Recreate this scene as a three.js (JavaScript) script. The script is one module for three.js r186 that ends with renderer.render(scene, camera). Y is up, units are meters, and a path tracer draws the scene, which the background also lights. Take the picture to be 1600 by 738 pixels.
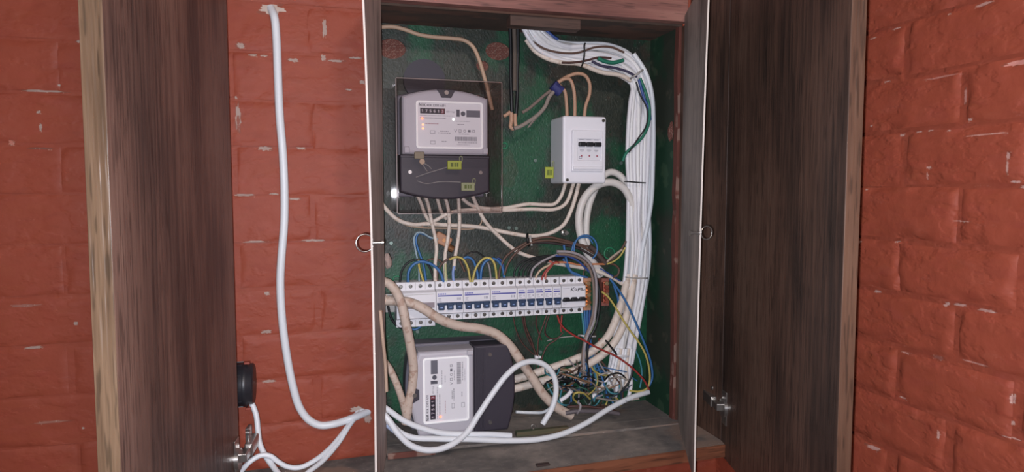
import * as THREE from 'three';
import { RoundedBoxGeometry } from 'three/addons/geometries/RoundedBoxGeometry.js';
import { mergeGeometries } from 'three/addons/utils/BufferGeometryUtils.js';

// ---------------------------------------------------------------- camera, light, exposure
const scene = new THREE.Scene();
scene.background = new THREE.Color(0x0b0a0a);
const FOCAL = 1040;                                        // focal length in pixels of the 1600 x 738 frame
const YAW = THREE.MathUtils.degToRad(15.5), PITCH = THREE.MathUtils.degToRad(3.85);
const EYE = new THREE.Vector3(0, 1.45, 1.32);
const camera = new THREE.PerspectiveCamera(2 * Math.atan(369 / FOCAL) * 180 / Math.PI, 1600 / 738, 0.02, 30);
const FWD = new THREE.Vector3(Math.sin(YAW) * Math.cos(PITCH), -Math.sin(PITCH), -Math.cos(YAW) * Math.cos(PITCH));
const RIGHT = new THREE.Vector3(Math.cos(YAW), 0, Math.sin(YAW));
const UP = new THREE.Vector3().crossVectors(RIGHT, FWD);
camera.position.copy(EYE);
camera.lookAt(EYE.clone().add(FWD));
scene.add(camera);

const renderer = new THREE.WebGLRenderer({ antialias: true });
renderer.toneMapping = THREE.LinearToneMapping;
renderer.toneMappingExposure = 1.1;
renderer.shadowMap.enabled = true;

// the small flash lamp of the hand-held phone, a centimetre from the lens
const FLASH_AT = EYE.clone().addScaledVector(RIGHT, -0.013).addScaledVector(UP, -0.008);
const flash = new THREE.SpotLight(0xf1f4ff, 3.3, 0, 1.3, 0.5, 2);
flash.position.copy(FLASH_AT).addScaledVector(FWD, 0.002);
flash.target.position.copy(FLASH_AT).add(FWD);
flash.castShadow = true; flash.shadow.radius = 0.25;
flash.shadow.mapSize.set(2048, 2048); flash.shadow.camera.near = 0.05; flash.shadow.bias = -0.0005;
scene.add(flash, flash.target);
// a dim ceiling lamp in the room behind the photographer
const ceilingLamp = new THREE.PointLight(0xfff0e6, 2.7, 0, 2);
ceilingLamp.position.set(0.25, 2.42, 1.9);
ceilingLamp.castShadow = true; ceilingLamp.shadow.radius = 4;
scene.add(ceilingLamp);

// ---------------------------------------------------------------- helpers
let seed = 7;
function rnd() { seed |= 0; seed = seed + 0x6D2B79F5 | 0; let t = Math.imul(seed ^ seed >>> 15, 1 | seed); t = t + Math.imul(t ^ t >>> 7, 61 | t) ^ t; return ((t ^ t >>> 14) >>> 0) / 4294967296; }
const rr = (a, b) => a + (b - a) * rnd();
const clamp = (v, a = 0, b = 1) => Math.min(b, Math.max(a, v));
const sstep = (a, b, v) => { const t = clamp((v - a) / (b - a)); return t * t * (3 - 2 * t); };
const mix = (a, b, t) => a + (b - a) * t;
function hash(x, y, s) { let h = Math.imul(x, 374761393) + Math.imul(y, 668265263) + Math.imul(s, 974711); h = Math.imul(h ^ h >>> 13, 1274126177); return ((h ^ h >>> 16) >>> 0) / 4294967296; }
function vnoise(x, y, s, px = 0, py = 0) {                  // value noise, wrapping at px, py cells
  const xi = Math.floor(x), yi = Math.floor(y), fx = x - xi, fy = y - yi;
  const w = (a, p) => p ? ((a % p) + p) % p : a;
  const u = fx * fx * (3 - 2 * fx), v = fy * fy * (3 - 2 * fy);
  const a = hash(w(xi, px), w(yi, py), s), b = hash(w(xi + 1, px), w(yi, py), s), c = hash(w(xi, px), w(yi + 1, py), s), d = hash(w(xi + 1, px), w(yi + 1, py), s);
  return mix(mix(a, b, u), mix(c, d, u), v);
}
function fbm(x, y, s, o = 4, px = 0, py = 0) { let r = 0, a = .5, n = 0; for (let i = 0; i < o; i++) { r += a * vnoise(x, y, s + i * 17, px, py); n += a; a *= .5; x *= 2; y *= 2; px *= 2; py *= 2; } return r / n; }

// a point of the place measured from the photograph: the pixel's line of sight met with a plane
function ray(px, py) { return FWD.clone().addScaledVector(RIGHT, (px - 800) / FOCAL).addScaledVector(UP, (369 - py) / FOCAL); }
function P(px, py, z) { const d = ray(px, py); return EYE.clone().addScaledVector(d, (z - EYE.z) / d.z); }
function PX(px, py, x) { const d = ray(px, py); return EYE.clone().addScaledVector(d, (x - EYE.x) / d.x); }

function dataTex(w, h, fn, srgb = true, rep = null) {
  const a = new Uint8Array(w * h * 4);
  for (let y = 0; y < h; y++) for (let x = 0; x < w; x++) { const c = fn(x / w, y / h), i = (y * w + x) * 4; a[i] = clamp(c[0], 0, 255); a[i + 1] = clamp(c[1], 0, 255); a[i + 2] = clamp(c[2], 0, 255); a[i + 3] = 255; }
  const t = new THREE.DataTexture(a, w, h);
  t.wrapS = t.wrapT = THREE.RepeatWrapping; t.magFilter = THREE.LinearFilter; t.minFilter = THREE.LinearMipmapLinearFilter; t.generateMipmaps = true;
  if (srgb) t.colorSpace = THREE.SRGBColorSpace;
  if (rep) t.repeat.set(rep[0], rep[1]);
  t.needsUpdate = true; return t;
}
function canvasTex(w, h, draw) {
  const c = document.createElement('canvas'); c.width = w; c.height = h; draw(c.getContext('2d'), w, h);
  const t = new THREE.CanvasTexture(c); t.colorSpace = THREE.SRGBColorSpace; t.magFilter = THREE.LinearFilter; return t;
}
function metricUV(g, ox = 0, oy = 0) {                      // texture coordinates in metres, face by face
  g = g.index ? g.toNonIndexed() : g;
  const p = g.attributes.position, n = g.attributes.normal, uv = new Float32Array(p.count * 2);
  for (let i = 0; i < p.count; i += 3) {
    let nx = 0, ny = 0, nz = 0;
    for (let k = 0; k < 3; k++) { nx += Math.abs(n.getX(i + k)); ny += Math.abs(n.getY(i + k)); nz += Math.abs(n.getZ(i + k)); }
    for (let k = 0; k < 3; k++) {
      const x = p.getX(i + k), y = p.getY(i + k), z = p.getZ(i + k); let u, v;
      if (nx >= ny && nx >= nz) { u = z; v = y; } else if (ny >= nz) { u = x; v = z; } else { u = x; v = y; }
      uv[(i + k) * 2] = u + ox; uv[(i + k) * 2 + 1] = v + oy;
    }
  }
  g.setAttribute('uv', new THREE.BufferAttribute(uv, 2)); return g;
}
const used = {};
function numbered(n) { if (!(n in used)) { used[n] = 0; return n; } used[n]++; return n + '_' + String(used[n]).padStart(3, '0'); }
function shade(o) { o.castShadow = true; o.receiveShadow = true; return o; }
function tag(o, label, category, group) { o.userData.label = label; o.userData.category = category; if (group) o.userData.group = group; return o; }
function thing(name, label, category, pos = [0, 0, 0], group) { const o = new THREE.Group(); o.name = numbered(name); o.position.set(...pos); tag(o, label, category, group); scene.add(o); return o; }
function obj(name, geos, mat, parent = scene) {
  let g = Array.isArray(geos) ? (geos.length > 1 ? mergeGeometries(geos.map(q => q.index ? q.toNonIndexed() : q)) : geos[0]) : geos;
  const m = shade(new THREE.Mesh(g, mat)); m.name = parent === scene ? numbered(name) : name; parent.add(m); return m;
}
function struct(name, geos, mat) { const m = obj(name, geos, mat); m.userData.kind = 'structure'; return m; }
function box(x0, x1, y0, y1, z0, z1, r = 0) { const w = x1 - x0, h = y1 - y0, d = z1 - z0; const g = r ? new RoundedBoxGeometry(w, h, d, 2, r) : new THREE.BoxGeometry(w, h, d); g.translate((x0 + x1) / 2, (y0 + y1) / 2, (z0 + z1) / 2); return metricUV(g); }
function cyl(r0, r1, h, n, at, axis = 'z') { const g = new THREE.CylinderGeometry(r0, r1, h, n); if (axis === 'z') g.rotateX(Math.PI / 2); if (axis === 'x') g.rotateZ(-Math.PI / 2); g.translate(...at); return g.toNonIndexed(); }
function sweep(points, r, radial = 8, per = 6, closed = false) {     // a round cable through points, with closed ends
  const c = new THREE.CatmullRomCurve3(points, closed, 'centripetal');
  const n = Math.max(4, (points.length - 1) * per);
  const t = new THREE.TubeGeometry(c, n, r, radial, closed);
  if (closed) return t.toNonIndexed();
  const parts = [t.toNonIndexed()];
  for (const e of [0, 1]) {
    const d = c.getTangentAt(e).multiplyScalar(e ? 1 : -1), q = new THREE.CircleGeometry(r, radial).toNonIndexed();
    q.applyQuaternion(new THREE.Quaternion().setFromUnitVectors(new THREE.Vector3(0, 0, 1), d)); const a = c.getPointAt(e); q.translate(a.x, a.y, a.z); parts.push(q);
  }
  return mergeGeometries(parts);
}
function std(color, roughness = .5, o = {}) { return new THREE.MeshStandardMaterial({ color, roughness, ...o }); }

// ---------------------------------------------------------------- materials
const ZW = 0.110;                                           // front of the painted bricks
const XR = 0.780;                                           // face of the side wall on the right
const fineBump = dataTex(512, 512, (u, v) => { const n = fbm(u * 32, v * 32, 3, 4, 32, 32) * 255; return [n, n, n]; }, false, [1 / 0.16, 1 / 0.16]);
const roughBump = dataTex(512, 512, (u, v) => { const n = fbm(u * 9, v * 9, 5, 6, 9, 9) * 200 + sstep(.5, .7, fbm(u * 14, v * 22, 9, 4, 14, 22)) * 55; return [n, n, n]; }, false, [1 / 0.34, 1 / 0.34]);
function wallPaint(x0, y0, w, h, chips, s) {                // red paint, with grey chips where it has come off
  const W = 1536, H = Math.round(1536 * h / w);
  const t = canvasTex(W, H, (g) => {
    g.fillStyle = '#934633'; g.fillRect(0, 0, W, H);
    for (let i = 0; i < 6500; i++) {                        // brush marks and blotches
      const x = rnd() * W, y = rnd() * H, l = rr(4, 34), b = rnd();
      g.globalAlpha = rr(.03, .13); g.fillStyle = b < .4 ? '#7e3729' : b < .8 ? '#a04f3b' : '#a4594b';
      g.beginPath(); g.ellipse(x, y, l, l * rr(.15, .6), rr(-.4, .4), 0, 7); g.fill();
    }
    for (let i = 0; i < 260; i++) { g.globalAlpha = rr(.10, .35); g.fillStyle = '#a8665a'; const x = rnd() * W, y = rnd() * H; for (let k = 0; k < 9; k++) g.fillRect(x + k * rr(1, 7), y + rr(-4, 4), rr(1, 6), rr(1, 2.5)); }
    g.globalAlpha = 1;
    for (const [cx, cy, cw, ch, col] of chips) {
      const X = (cx - x0) / w * W, Y = H - (cy - y0) / h * H, a = cw / w * W / 2, b = ch / h * H / 2;
      for (let layer = 0; layer < 2; layer++) {
        g.fillStyle = layer ? (col || '#a8958b') : '#7b4a3d'; g.globalAlpha = layer ? .9 : .5; g.beginPath();
        const n = 22, k = layer ? 1 : 1.18;
        for (let i = 0; i <= n; i++) { const q = i / n * Math.PI * 2, f = rr(.55, 1.1) * k, c = Math.cos(q), e = Math.sin(q), m = Math.pow(Math.abs(c) ** 3 + Math.abs(e) ** 3, -1 / 3); g.lineTo(X + a * c * f * m, Y + b * e * f * m); }
        g.fill();
      }
      g.globalAlpha = .35; g.fillStyle = '#c9bdb2'; for (let i = 0; i < 5; i++) g.fillRect(X + rr(-a, a), Y + rr(-b, b), rr(1, 4), rr(1, 3));
      g.globalAlpha = 1;
    }
  });
  t.wrapS = t.wrapT = THREE.MirroredRepeatWrapping;
  t.repeat.set(1 / w, 1 / h); t.offset.set(-x0 / w, -y0 / h);
  return new THREE.MeshPhysicalMaterial({ color: 0xffffff, roughness: .58, specularIntensity: .55, map: t, bumpMap: roughBump, bumpScale: s === 2 ? .0036 : .0020 });
}
const bc = (px, py, w, h, col) => { const p = P(px, py, ZW); return [p.x, p.y, w * .00106, h * .00118, col]; };
const paintBack = wallPaint(-0.62, 0.82, 0.86, 1.06, [
  bc(424, 14, 42, 16, '#c3b5aa'), bc(375, 71, 13, 9), bc(395, 86, 14, 4), bc(412, 87, 12, 3), bc(458, 94, 18, 6), bc(507, 44, 8, 28), bc(505, 90, 8, 10), bc(525, 95, 30, 4),
  bc(372, 184, 9, 44), bc(372, 192, 5, 26, '#8f5142'), bc(415, 232, 22, 7), bc(470, 232, 16, 4), bc(368, 152, 4, 4), bc(382, 305, 32, 4), bc(428, 303, 14, 3), bc(460, 311, 20, 4), bc(400, 378, 40, 3), bc(490, 376, 36, 4),
  bc(417, 459, 9, 6), bc(416, 519, 17, 6), bc(420, 597, 22, 4), bc(558, 640, 26, 10, '#b9aba0'), bc(575, 655, 14, 16), bc(566, 128, 10, 6), bc(545, 140, 12, 3), bc(556, 90, 22, 4),
  bc(66, 142, 60, 3), bc(60, 175, 6, 4), bc(63, 200, 4, 12), bc(16, 223, 8, 8, '#bd7a6a'), bc(52, 544, 26, 4), bc(118, 506, 6, 5), bc(123, 64, 10, 4), bc(60, 232, 34, 3, '#7c5044'), bc(40, 478, 40, 4, '#96675b'), bc(80, 660, 50, 4, '#9c6c5e'), bc(92, 133, 4, 3), bc(130, 669, 4, 3)], 1);
const rc = (px, py, w, h, col) => { const p = PX(px, py, XR); return [p.z, p.y, w * .0009, h * .0007, col || '#b98f84']; };
const paintSide = wallPaint(0.15, 0.82, 0.86, 1.06, [
  rc(1535, 6, 30, 7), rc(1482, 22, 5, 4), rc(1398, 44, 20, 3), rc(1362, 60, 16, 4, '#b07a6c'), rc(1588, 98, 36, 9, '#c78b80'), rc(1380, 127, 14, 3), rc(1470, 120, 60, 4, '#b5786c'), rc(1502, 150, 5, 32, '#bb8074'), rc(1360, 197, 5, 5), rc(1405, 211, 6, 6), rc(1430, 206, 12, 3), rc(1448, 204, 10, 3), rc(1480, 204, 6, 3), rc(1512, 187, 6, 6),
  rc(1450, 262, 9, 6), rc(1447, 275, 4, 16, '#b5786c'), rc(1575, 244, 6, 14), rc(1573, 262, 4, 24), rc(1584, 284, 14, 5), rc(1596, 292, 16, 6), rc(1540, 210, 60, 4, '#bf8a7e'), rc(1353, 296, 4, 3), rc(1343, 378, 8, 4), rc(1398, 378, 8, 4), rc(1366, 456, 14, 6), rc(1474, 476, 8, 10), rc(1494, 477, 20, 6), rc(1536, 486, 26, 5), rc(1500, 346, 30, 3, '#c08a7e'),
  rc(1412, 552, 20, 4, '#bd8478'), rc(1408, 622, 14, 4), rc(1578, 624, 5, 18), rc(1577, 662, 4, 8), rc(1465, 680, 5, 22), rc(1575, 685, 24, 3), rc(1362, 700, 32, 9, '#b58d84'), rc(1520, 568, 40, 4, '#bb8377'), rc(1460, 560, 20, 8, '#8f5548')], 2);

function woodTex(base, dark, light, s, alongU) {
  const f = (u, v) => {
    if (alongU) { const t = u; u = v; v = t; }
    const wob = (fbm(u * 4, v * 3, s, 3, 4, 3) - .5) * .05;
    const a = fbm((u + wob) * 5, v * 2, s + 5, 3, 5, 2), b = fbm((u + wob * .5) * 110, v * 7, s + 9, 3, 110, 7), c = fbm(u * 170, v * 26, s + 21, 2, 170, 26), k = fbm((u + wob) * 5, v * 4, s + 31, 4, 5, 4);
    const t = clamp((a - .5) * 1.0 + (b - .5) * .75 + (k - .5) * 1.5 + .5), pore = sstep(.6, .8, c) * .25;
    return [0, 1, 2].map(i => { const q = t < .5 ? mix(dark[i], base[i], t * 2) : mix(base[i], light[i], t * 2 - 1); return q * (1 - pore); });
  };
  return alongU ? dataTex(1024, 512, f, true, [1 / 0.9, 1 / 0.4]) : dataTex(512, 1024, f, true, [1 / 0.4, 1 / 0.9]);
}
const grainBump = dataTex(512, 1024, (u, v) => { const n = fbm(u * 120, v * 10, 41, 3, 120, 10) * 255; return [n, n, n]; }, false, [1 / 0.3, 1 / 0.6]);
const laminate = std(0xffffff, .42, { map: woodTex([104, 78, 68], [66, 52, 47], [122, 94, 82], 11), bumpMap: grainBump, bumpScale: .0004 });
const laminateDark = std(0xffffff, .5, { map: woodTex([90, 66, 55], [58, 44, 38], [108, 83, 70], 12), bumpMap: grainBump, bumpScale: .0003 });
const bandLight = std(0xffffff, .3, { map: woodTex([90, 70, 54], [62, 48, 37], [110, 88, 69], 13), bumpMap: grainBump, bumpScale: .0009 });
const bandRed = std(0xffffff, .42, { map: woodTex([94, 68, 54], [70, 50, 40], [110, 82, 66], 14), bumpMap: grainBump, bumpScale: .0004 });
const railWood = std(0xffffff, .55, { map: woodTex([140, 94, 86], [108, 70, 64], [164, 118, 106], 15, true) });
const sillEdge = std(0xffffff, .5, { map: woodTex([122, 74, 52], [92, 54, 38], [142, 92, 66], 16, true) });
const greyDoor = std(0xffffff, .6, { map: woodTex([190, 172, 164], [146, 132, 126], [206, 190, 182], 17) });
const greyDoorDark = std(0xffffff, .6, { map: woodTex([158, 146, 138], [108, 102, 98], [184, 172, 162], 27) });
const whiteEdge = std(0xd9cec6, .7);
const dustWood = std(0xffffff, .9, { map: dataTex(1024, 512, (u, v) => {
  const a = fbm(u * 12, v * 6, 51, 5, 12, 6), b = fbm(u * 60, v * 40, 57, 3, 60, 40), k = fbm(u * 5, v * 3, 61, 4, 5, 3), c = fbm(u * 200, v * 160, 66, 2, 200, 160);
  const t = clamp(.5 + (a - .5) * 1.6 + (b - .5) * .6), g = sstep(.55, .64, k) * .7, sp = c > .82 ? 26 : 0;
  return [mix(92, 138, t), mix(87, 128, t), mix(84, 120, t)].map((q, i) => mix(q, [146, 118, 102][i], g) + sp);
}, true, [1 / .7, 1 / .35]) });
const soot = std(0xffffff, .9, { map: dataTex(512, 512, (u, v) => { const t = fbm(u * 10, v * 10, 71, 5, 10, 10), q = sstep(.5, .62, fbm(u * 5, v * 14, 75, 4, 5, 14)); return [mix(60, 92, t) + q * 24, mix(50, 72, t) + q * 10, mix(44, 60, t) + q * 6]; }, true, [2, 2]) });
const greenSide = std(0xffffff, .7, { map: dataTex(512, 512, (u, v) => { const t = sstep(.4, .6, fbm(u * 6, v * 4, 81, 5, 6, 4)), q = sstep(.6, .72, fbm(u * 20, v * 20, 85, 3, 20, 20)); return [mix(26, 48, t) + q * 24, mix(62, 54, t) + q * 16, mix(42, 44, t) + q * 14]; }, true, [2, 2]) });
const rust = std(0xffffff, .8, { map: dataTex(256, 512, (u, v) => { const t = fbm(u * 6, v * 12, 91, 5, 6, 12), q = sstep(.56, .66, fbm(u * 10, v * 16, 95, 4, 10, 16)); return [mix(84, 118, t) + q * 34, mix(46, 66, t) + q * 50, mix(38, 54, t) + q * 48]; }, true, [4, 2]) });
const white = std(0xe0dee2, .4), whiteShell = std(0xe6e4ea, .35), creamCable = std(0xffffff, .55, { map: dataTex(256, 256, (u, v) => { const t = fbm(u * 40, v * 5, 401, 3, 40, 5), q = sstep(.66, .76, fbm(u * 60, v * 5, 405, 3, 60, 5)); return [mix(206, 222, t) - q * 16, mix(192, 208, t) - q * 22, mix(180, 196, t) - q * 26]; }) }), whiteCable = std(0xdde0e4, .42), tanCable = std(0xb89a82, .6), peach = std(0xb48e76, .6), cordGrey = std(0x8c8078, .9);
const dirtyCream = std(0xffffff, .6, { map: dataTex(256, 256, (u, v) => { const t = fbm(u * 40, v * 5, 421, 3, 40, 5), q = sstep(.6, .7, fbm(u * 50, v * 6, 425, 3, 50, 6)); return [mix(190, 204, t) - q * 22, mix(171, 185, t) - q * 30, mix(157, 171, t) - q * 32]; }) });
const blueWire = std(0x3a6a9e, .45), navyWire = std(0x38508e, .5), paleBlue = std(0x7f97c8, .45), yellowWire = std(0xb9a95c, .5), blackWire = std(0x17181b, .5), brownWire = std(0x5a4238, .55), greyWire = std(0x948d90, .5), redWire = std(0x96342f, .5), redBrown = std(0x4a2d29, .6), greenWire = std(0x1f6f58, .5), orangeWire = std(0xc47a50, .5), tealWire = std(0x4a8894, .5);
const steel = std(0xb8b4b0, .28, { metalness: .9 }), darkSteel = std(0x4a4648, .35, { metalness: .8 }), brass = std(0xc08a62, .35, { metalness: .85 }), screwDark = std(0x54504a, .4, { metalness: .6 });
const plasticBlack = std(0x25252a, .4), terminalDark = std(0x38333d, .5), meterGrey = std(0xb6b2ba, .45), levelBlue = std(0x263a58, .45), levelBlack = std(0x1d1d22, .4), sealGreen = std(0xa0aa3e, .5), sealPale = std(0x9aa07a, .6), tapeBlue = std(0x2e3168, .7), zipBlack = std(0x141416, .5), zipGrey = std(0xa8a4a0, .5), plaster = std(0xa08c84, .95), splinterWood = std(0xb59c88, .8), clampTan = std(0xb48468, .6), rubber = std(0x37333e, .6);
const orangeTab = std(0x8f4032, .5);

// ---------------------------------------------------------------- the room and its painted brick walls
const roomPaint = std(0x9a8d84, .9), roomFloor = std(0x6e5c50, .8);
const wallBack = struct('wall_back', [box(-2, .085, 0, 2.6, -.15, ZW - .0042), box(.692, XR + .15, 0, 2.6, -.15, ZW - .006), box(.085, .692, 1.862, 2.6, -.15, ZW - .006), box(.085, .692, 0, .961, -.15, ZW - .006), box(.085, .692, .961, 1.862, -.15, -.0085)], paintBack);
const wallRight = struct('wall_right', [box(XR + .007, XR + .15, 0, 2.6, ZW - .006, 3.1)], paintSide);
struct('wall_left', box(-2.15, -2, 0, 2.6, -.15, 3.1), roomPaint);
struct('wall_rear', box(-2.15, XR + .15, 0, 2.6, 3.1, 3.25), roomPaint);
struct('floor', box(-2.15, XR + .15, -.1, 0, -.15, 3.25), roomFloor);
struct('ceiling', box(-2.15, XR + .15, 2.6, 2.7, -.15, 3.25), roomPaint);

// one painted brick: a face with worn, rolled edges that dips into the joints. (a, b) run along the wall and up
function brick(a0, a1, b0, b1, depth, put, parent, mat, s, soft = .011) {
  const j4 = q => (hash(s, q, 77) - .5); a0 += j4(1) * .014; a1 += j4(2) * .014; b0 += j4(3) * .005; b1 += j4(4) * .005;
  const nx = 26, ny = 12, pos = [], idx = [], nb = 1.6 + rnd();
  const tilt = rr(-.0012, .0012), lift = rr(-.0012, .0012), lean = rr(-.0012, .0012);
  const uS = i => { const t = i / nx; return t < .5 ? Math.pow(t * 2, 1.5) / 2 : 1 - Math.pow(2 - 2 * t, 1.5) / 2; };
  for (let j = 0; j <= ny; j++) for (let i = 0; i <= nx; i++) {
    const u = uS(i), tj = j / ny, v = tj < .5 ? Math.pow(tj * 2, 1.5) / 2 : 1 - Math.pow(2 - 2 * tj, 1.5) / 2;
    const wob = (fbm(u * 7 + s * 3.1, v * 4 + s, 101, 3) - .5) * .022;
    const a = mix(a0, a1, u), b = mix(b0, b1, v);
    const e = Math.min(Math.min(a - a0, a1 - a) + wob * .8, Math.min(b - b0, b1 - b) + wob);
    const roll = sstep(-.001, soft, e);
    const bump = (fbm(a * 22 + 9, b * 22 + 5, 111, 4) - .5) * .0042 * nb * .7;
    pos.push(a, b, -depth * (1 - roll) * (.45 + .9 * fbm(a * 14 + s, b * 14, 121, 2)) - .001 + (bump + lift + tilt * (u - .5) * 2 + lean * (v - .5) * 2) * roll * .4);
  }
  for (let j = 0; j < ny; j++) for (let i = 0; i < nx; i++) { const q = j * (nx + 1) + i; idx.push(q, q + 1, q + nx + 2, q, q + nx + 2, q + nx + 1); }
  const g = new THREE.BufferGeometry(), xyz = [], uv = [];
  for (let k = 0; k < pos.length; k += 3) { const w = put(pos[k], pos[k + 1], pos[k + 2]); xyz.push(...w); uv.push(pos[k], pos[k + 1]); }
  if (put === putSide) for (let k = 0; k < idx.length; k += 3) { const t = idx[k + 1]; idx[k + 1] = idx[k + 2]; idx[k + 2] = t; }
  g.setAttribute('position', new THREE.Float32BufferAttribute(xyz, 3)); g.setAttribute('uv', new THREE.Float32BufferAttribute(uv, 2)); g.setIndex(idx); g.computeVertexNormals();
  const m = shade(new THREE.Mesh(g, mat)); m.name = 'brick'; parent.add(m);
}
const putBack = (a, b, d) => [a, b, ZW + d];
function putSide(a, b, d) { return [XR - d, b, a]; }
{
  const J0 = P(500, 519, ZW).y, H = .0805, L = .255, X0 = P(490, 270, ZW).x;
  let s = 1;
  for (let k = -5; k < 10; k++) {
    const b0 = J0 + k * H, b1 = b0 + H, off = (k & 1) ? L / 2 : 0;
    for (let i = -4; i < 5; i++) {
      let a0 = X0 + off + i * L, a1 = a0 + L;
      const right = b1 < .965 ? .79 : .085;
      if (a1 < -.62 || a0 > right - .02) continue;
      a1 = Math.min(a1, right);
      brick(a0 + .002, a1 - .002, b0 + .002, b1 - .002, .0024, putBack, wallBack, paintBack, s++, .005);
    }
  }
  for (let k = 2; k < 10; k++) brick(.694, .776, J0 + k * H + .002, J0 + k * H + H - .002, .004, putBack, wallBack, paintBack, s++);
  const K0 = PX(1480, 474, XR).y, HR = .0765, LR = .176, Z0 = PX(1485, 520, XR).z;
  for (let k = -7; k < 8; k++) {
    const b0 = K0 + k * HR, off = (k & 1) ? 0 : LR / 2;
    for (let i = -3; i < 4; i++) {
      const a0 = Z0 + off + i * LR, a1 = a0 + LR;
      if (a1 < .2 || a0 > 1.0) continue;
      brick(a0 + .003, a1 - .003, b0 + .003, b0 + HR - .003, .0036, putSide, wallRight, paintSide, s++, .010);
    }
  }
}

// ---------------------------------------------------------------- outer wooden cabinet around the niche
const SILL = .985;
const cabinet = thing('wooden_cabinet', 'dark wood-grain cabinet fixed to the red brick wall, both big outer doors standing open', 'cabinet', [0, 0, 0]);
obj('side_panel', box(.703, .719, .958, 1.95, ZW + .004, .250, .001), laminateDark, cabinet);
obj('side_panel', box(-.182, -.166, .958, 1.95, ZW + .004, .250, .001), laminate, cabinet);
obj('top_board', box(-.182, .719, 1.951, 1.967, ZW + .004, .268, .001), laminate, cabinet);
const sill = obj('bottom_board', box(-.867, 0, -.022, 0, ZW + .004, .272, .001), dustWood, cabinet);
sill.position.set(.7025, SILL, 0); sill.rotation.z = .022;   // the board sags toward the left
sill.userData.label = 'dusty grey wooden bottom board';
obj('edge_band', box(-.867, 0, -.0225, .0004, .2721, .2745), sillEdge, sill);
obj('leg', [box(.668, .686, .90, SILL - .0225, .150, .262)], sillEdge, sill);
// a hinged leaf: from the inner hinge corner H to the inner free corner E (both x, z), thickness to one side
function leaf(H, E, y0, y1, th, side, mat, band, parent) {
  const dx = E[0] - H[0], dz = E[1] - H[1], len = Math.hypot(dx, dz);
  const z0 = side > 0 ? 0 : -th, z1 = side > 0 ? th : 0;
  const g = box(0, len - .0012, y0, y1, z0, z1, .0008);
  const m = obj('door', g, mat, parent); m.position.set(H[0], 0, H[1]); m.rotation.y = -Math.atan2(dz, dx);
  if (band) obj('edge_band', box(len - .0012, len, y0, y1, z0, z1, .0005), band, m);
  return m;
}
const pl0 = P(174, 369, .665), pr0 = P(1319, 369, .66);
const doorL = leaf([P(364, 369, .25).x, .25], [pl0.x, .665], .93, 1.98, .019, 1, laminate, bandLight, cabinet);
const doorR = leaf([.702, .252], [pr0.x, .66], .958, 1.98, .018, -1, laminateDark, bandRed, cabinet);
doorL.userData.label = 'left outer door with a pale worn front edge'; doorR.userData.label = 'right outer door with a reddish front edge';
function hinge(door, y, inward, armDir) {                       // concealed hinge: plate on the door face, bent arm, base on the side panel
  const s = inward;                                             // sign of the door's inner side in its own z
  const h = obj('hinge', [box(.006, .030, y - .031, y + .031, s > 0 ? .0002 : -.0022, s > 0 ? .0022 : -.0002, .0008), cyl(.0165, .0165, .006, 20, [.018, y, s * .003]),
    box(-.018, .014, y - .008, y + .006, s > 0 ? .003 : -.014, s > 0 ? .014 : -.003, .002), box(-.064, -.016, y - .010, y + .010, s > 0 ? .004 : -.016, s > 0 ? .016 : -.004, .002),
    box(-.060, -.040, y - .026, y + .026, s > 0 ? .0005 : -.006, s > 0 ? .006 : -.0005, .001), cyl(.004, .004, .006, 10, [-.034, y + .022, s * .006]), cyl(.004, .004, .004, 10, [-.050, y - .020, s * .007])], steel, door);
  return h;
}
hinge(doorR, P(1130, 632, .25).y, 1);
hinge(doorL, P(362, 712, .25).y, -1);

// ---------------------------------------------------------------- green metal box in the niche, with thin inner doors
const BX0 = .092, BX1 = .674, BY1 = 1.772;
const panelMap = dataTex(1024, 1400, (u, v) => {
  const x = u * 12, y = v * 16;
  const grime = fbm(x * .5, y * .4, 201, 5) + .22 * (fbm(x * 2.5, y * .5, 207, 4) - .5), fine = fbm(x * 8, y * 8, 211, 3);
  const high = sstep(.62, .82, v + (fbm(x * 1.3 + 7, y * .6, 219, 4) - .5) * .5);                           // dark blotches denser toward the top, sparser below the breakers
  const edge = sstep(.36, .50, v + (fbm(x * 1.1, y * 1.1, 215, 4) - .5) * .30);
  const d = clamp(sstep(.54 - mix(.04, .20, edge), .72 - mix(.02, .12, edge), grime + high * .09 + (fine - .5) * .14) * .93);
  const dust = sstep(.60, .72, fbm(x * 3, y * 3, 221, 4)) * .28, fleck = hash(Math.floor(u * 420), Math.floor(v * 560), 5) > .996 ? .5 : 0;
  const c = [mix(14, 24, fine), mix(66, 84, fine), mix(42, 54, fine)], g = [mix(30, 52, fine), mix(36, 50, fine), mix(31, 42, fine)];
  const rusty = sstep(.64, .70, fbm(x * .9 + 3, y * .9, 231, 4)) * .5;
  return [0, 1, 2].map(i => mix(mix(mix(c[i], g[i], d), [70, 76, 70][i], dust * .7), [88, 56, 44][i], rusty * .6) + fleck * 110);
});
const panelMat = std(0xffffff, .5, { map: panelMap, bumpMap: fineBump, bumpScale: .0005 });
const boxThing = thing('distribution_box', 'green dirty metal distribution box sunk in the brick niche, two thin inner doors open', 'electrical box', [0, 0, 0]);
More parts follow.
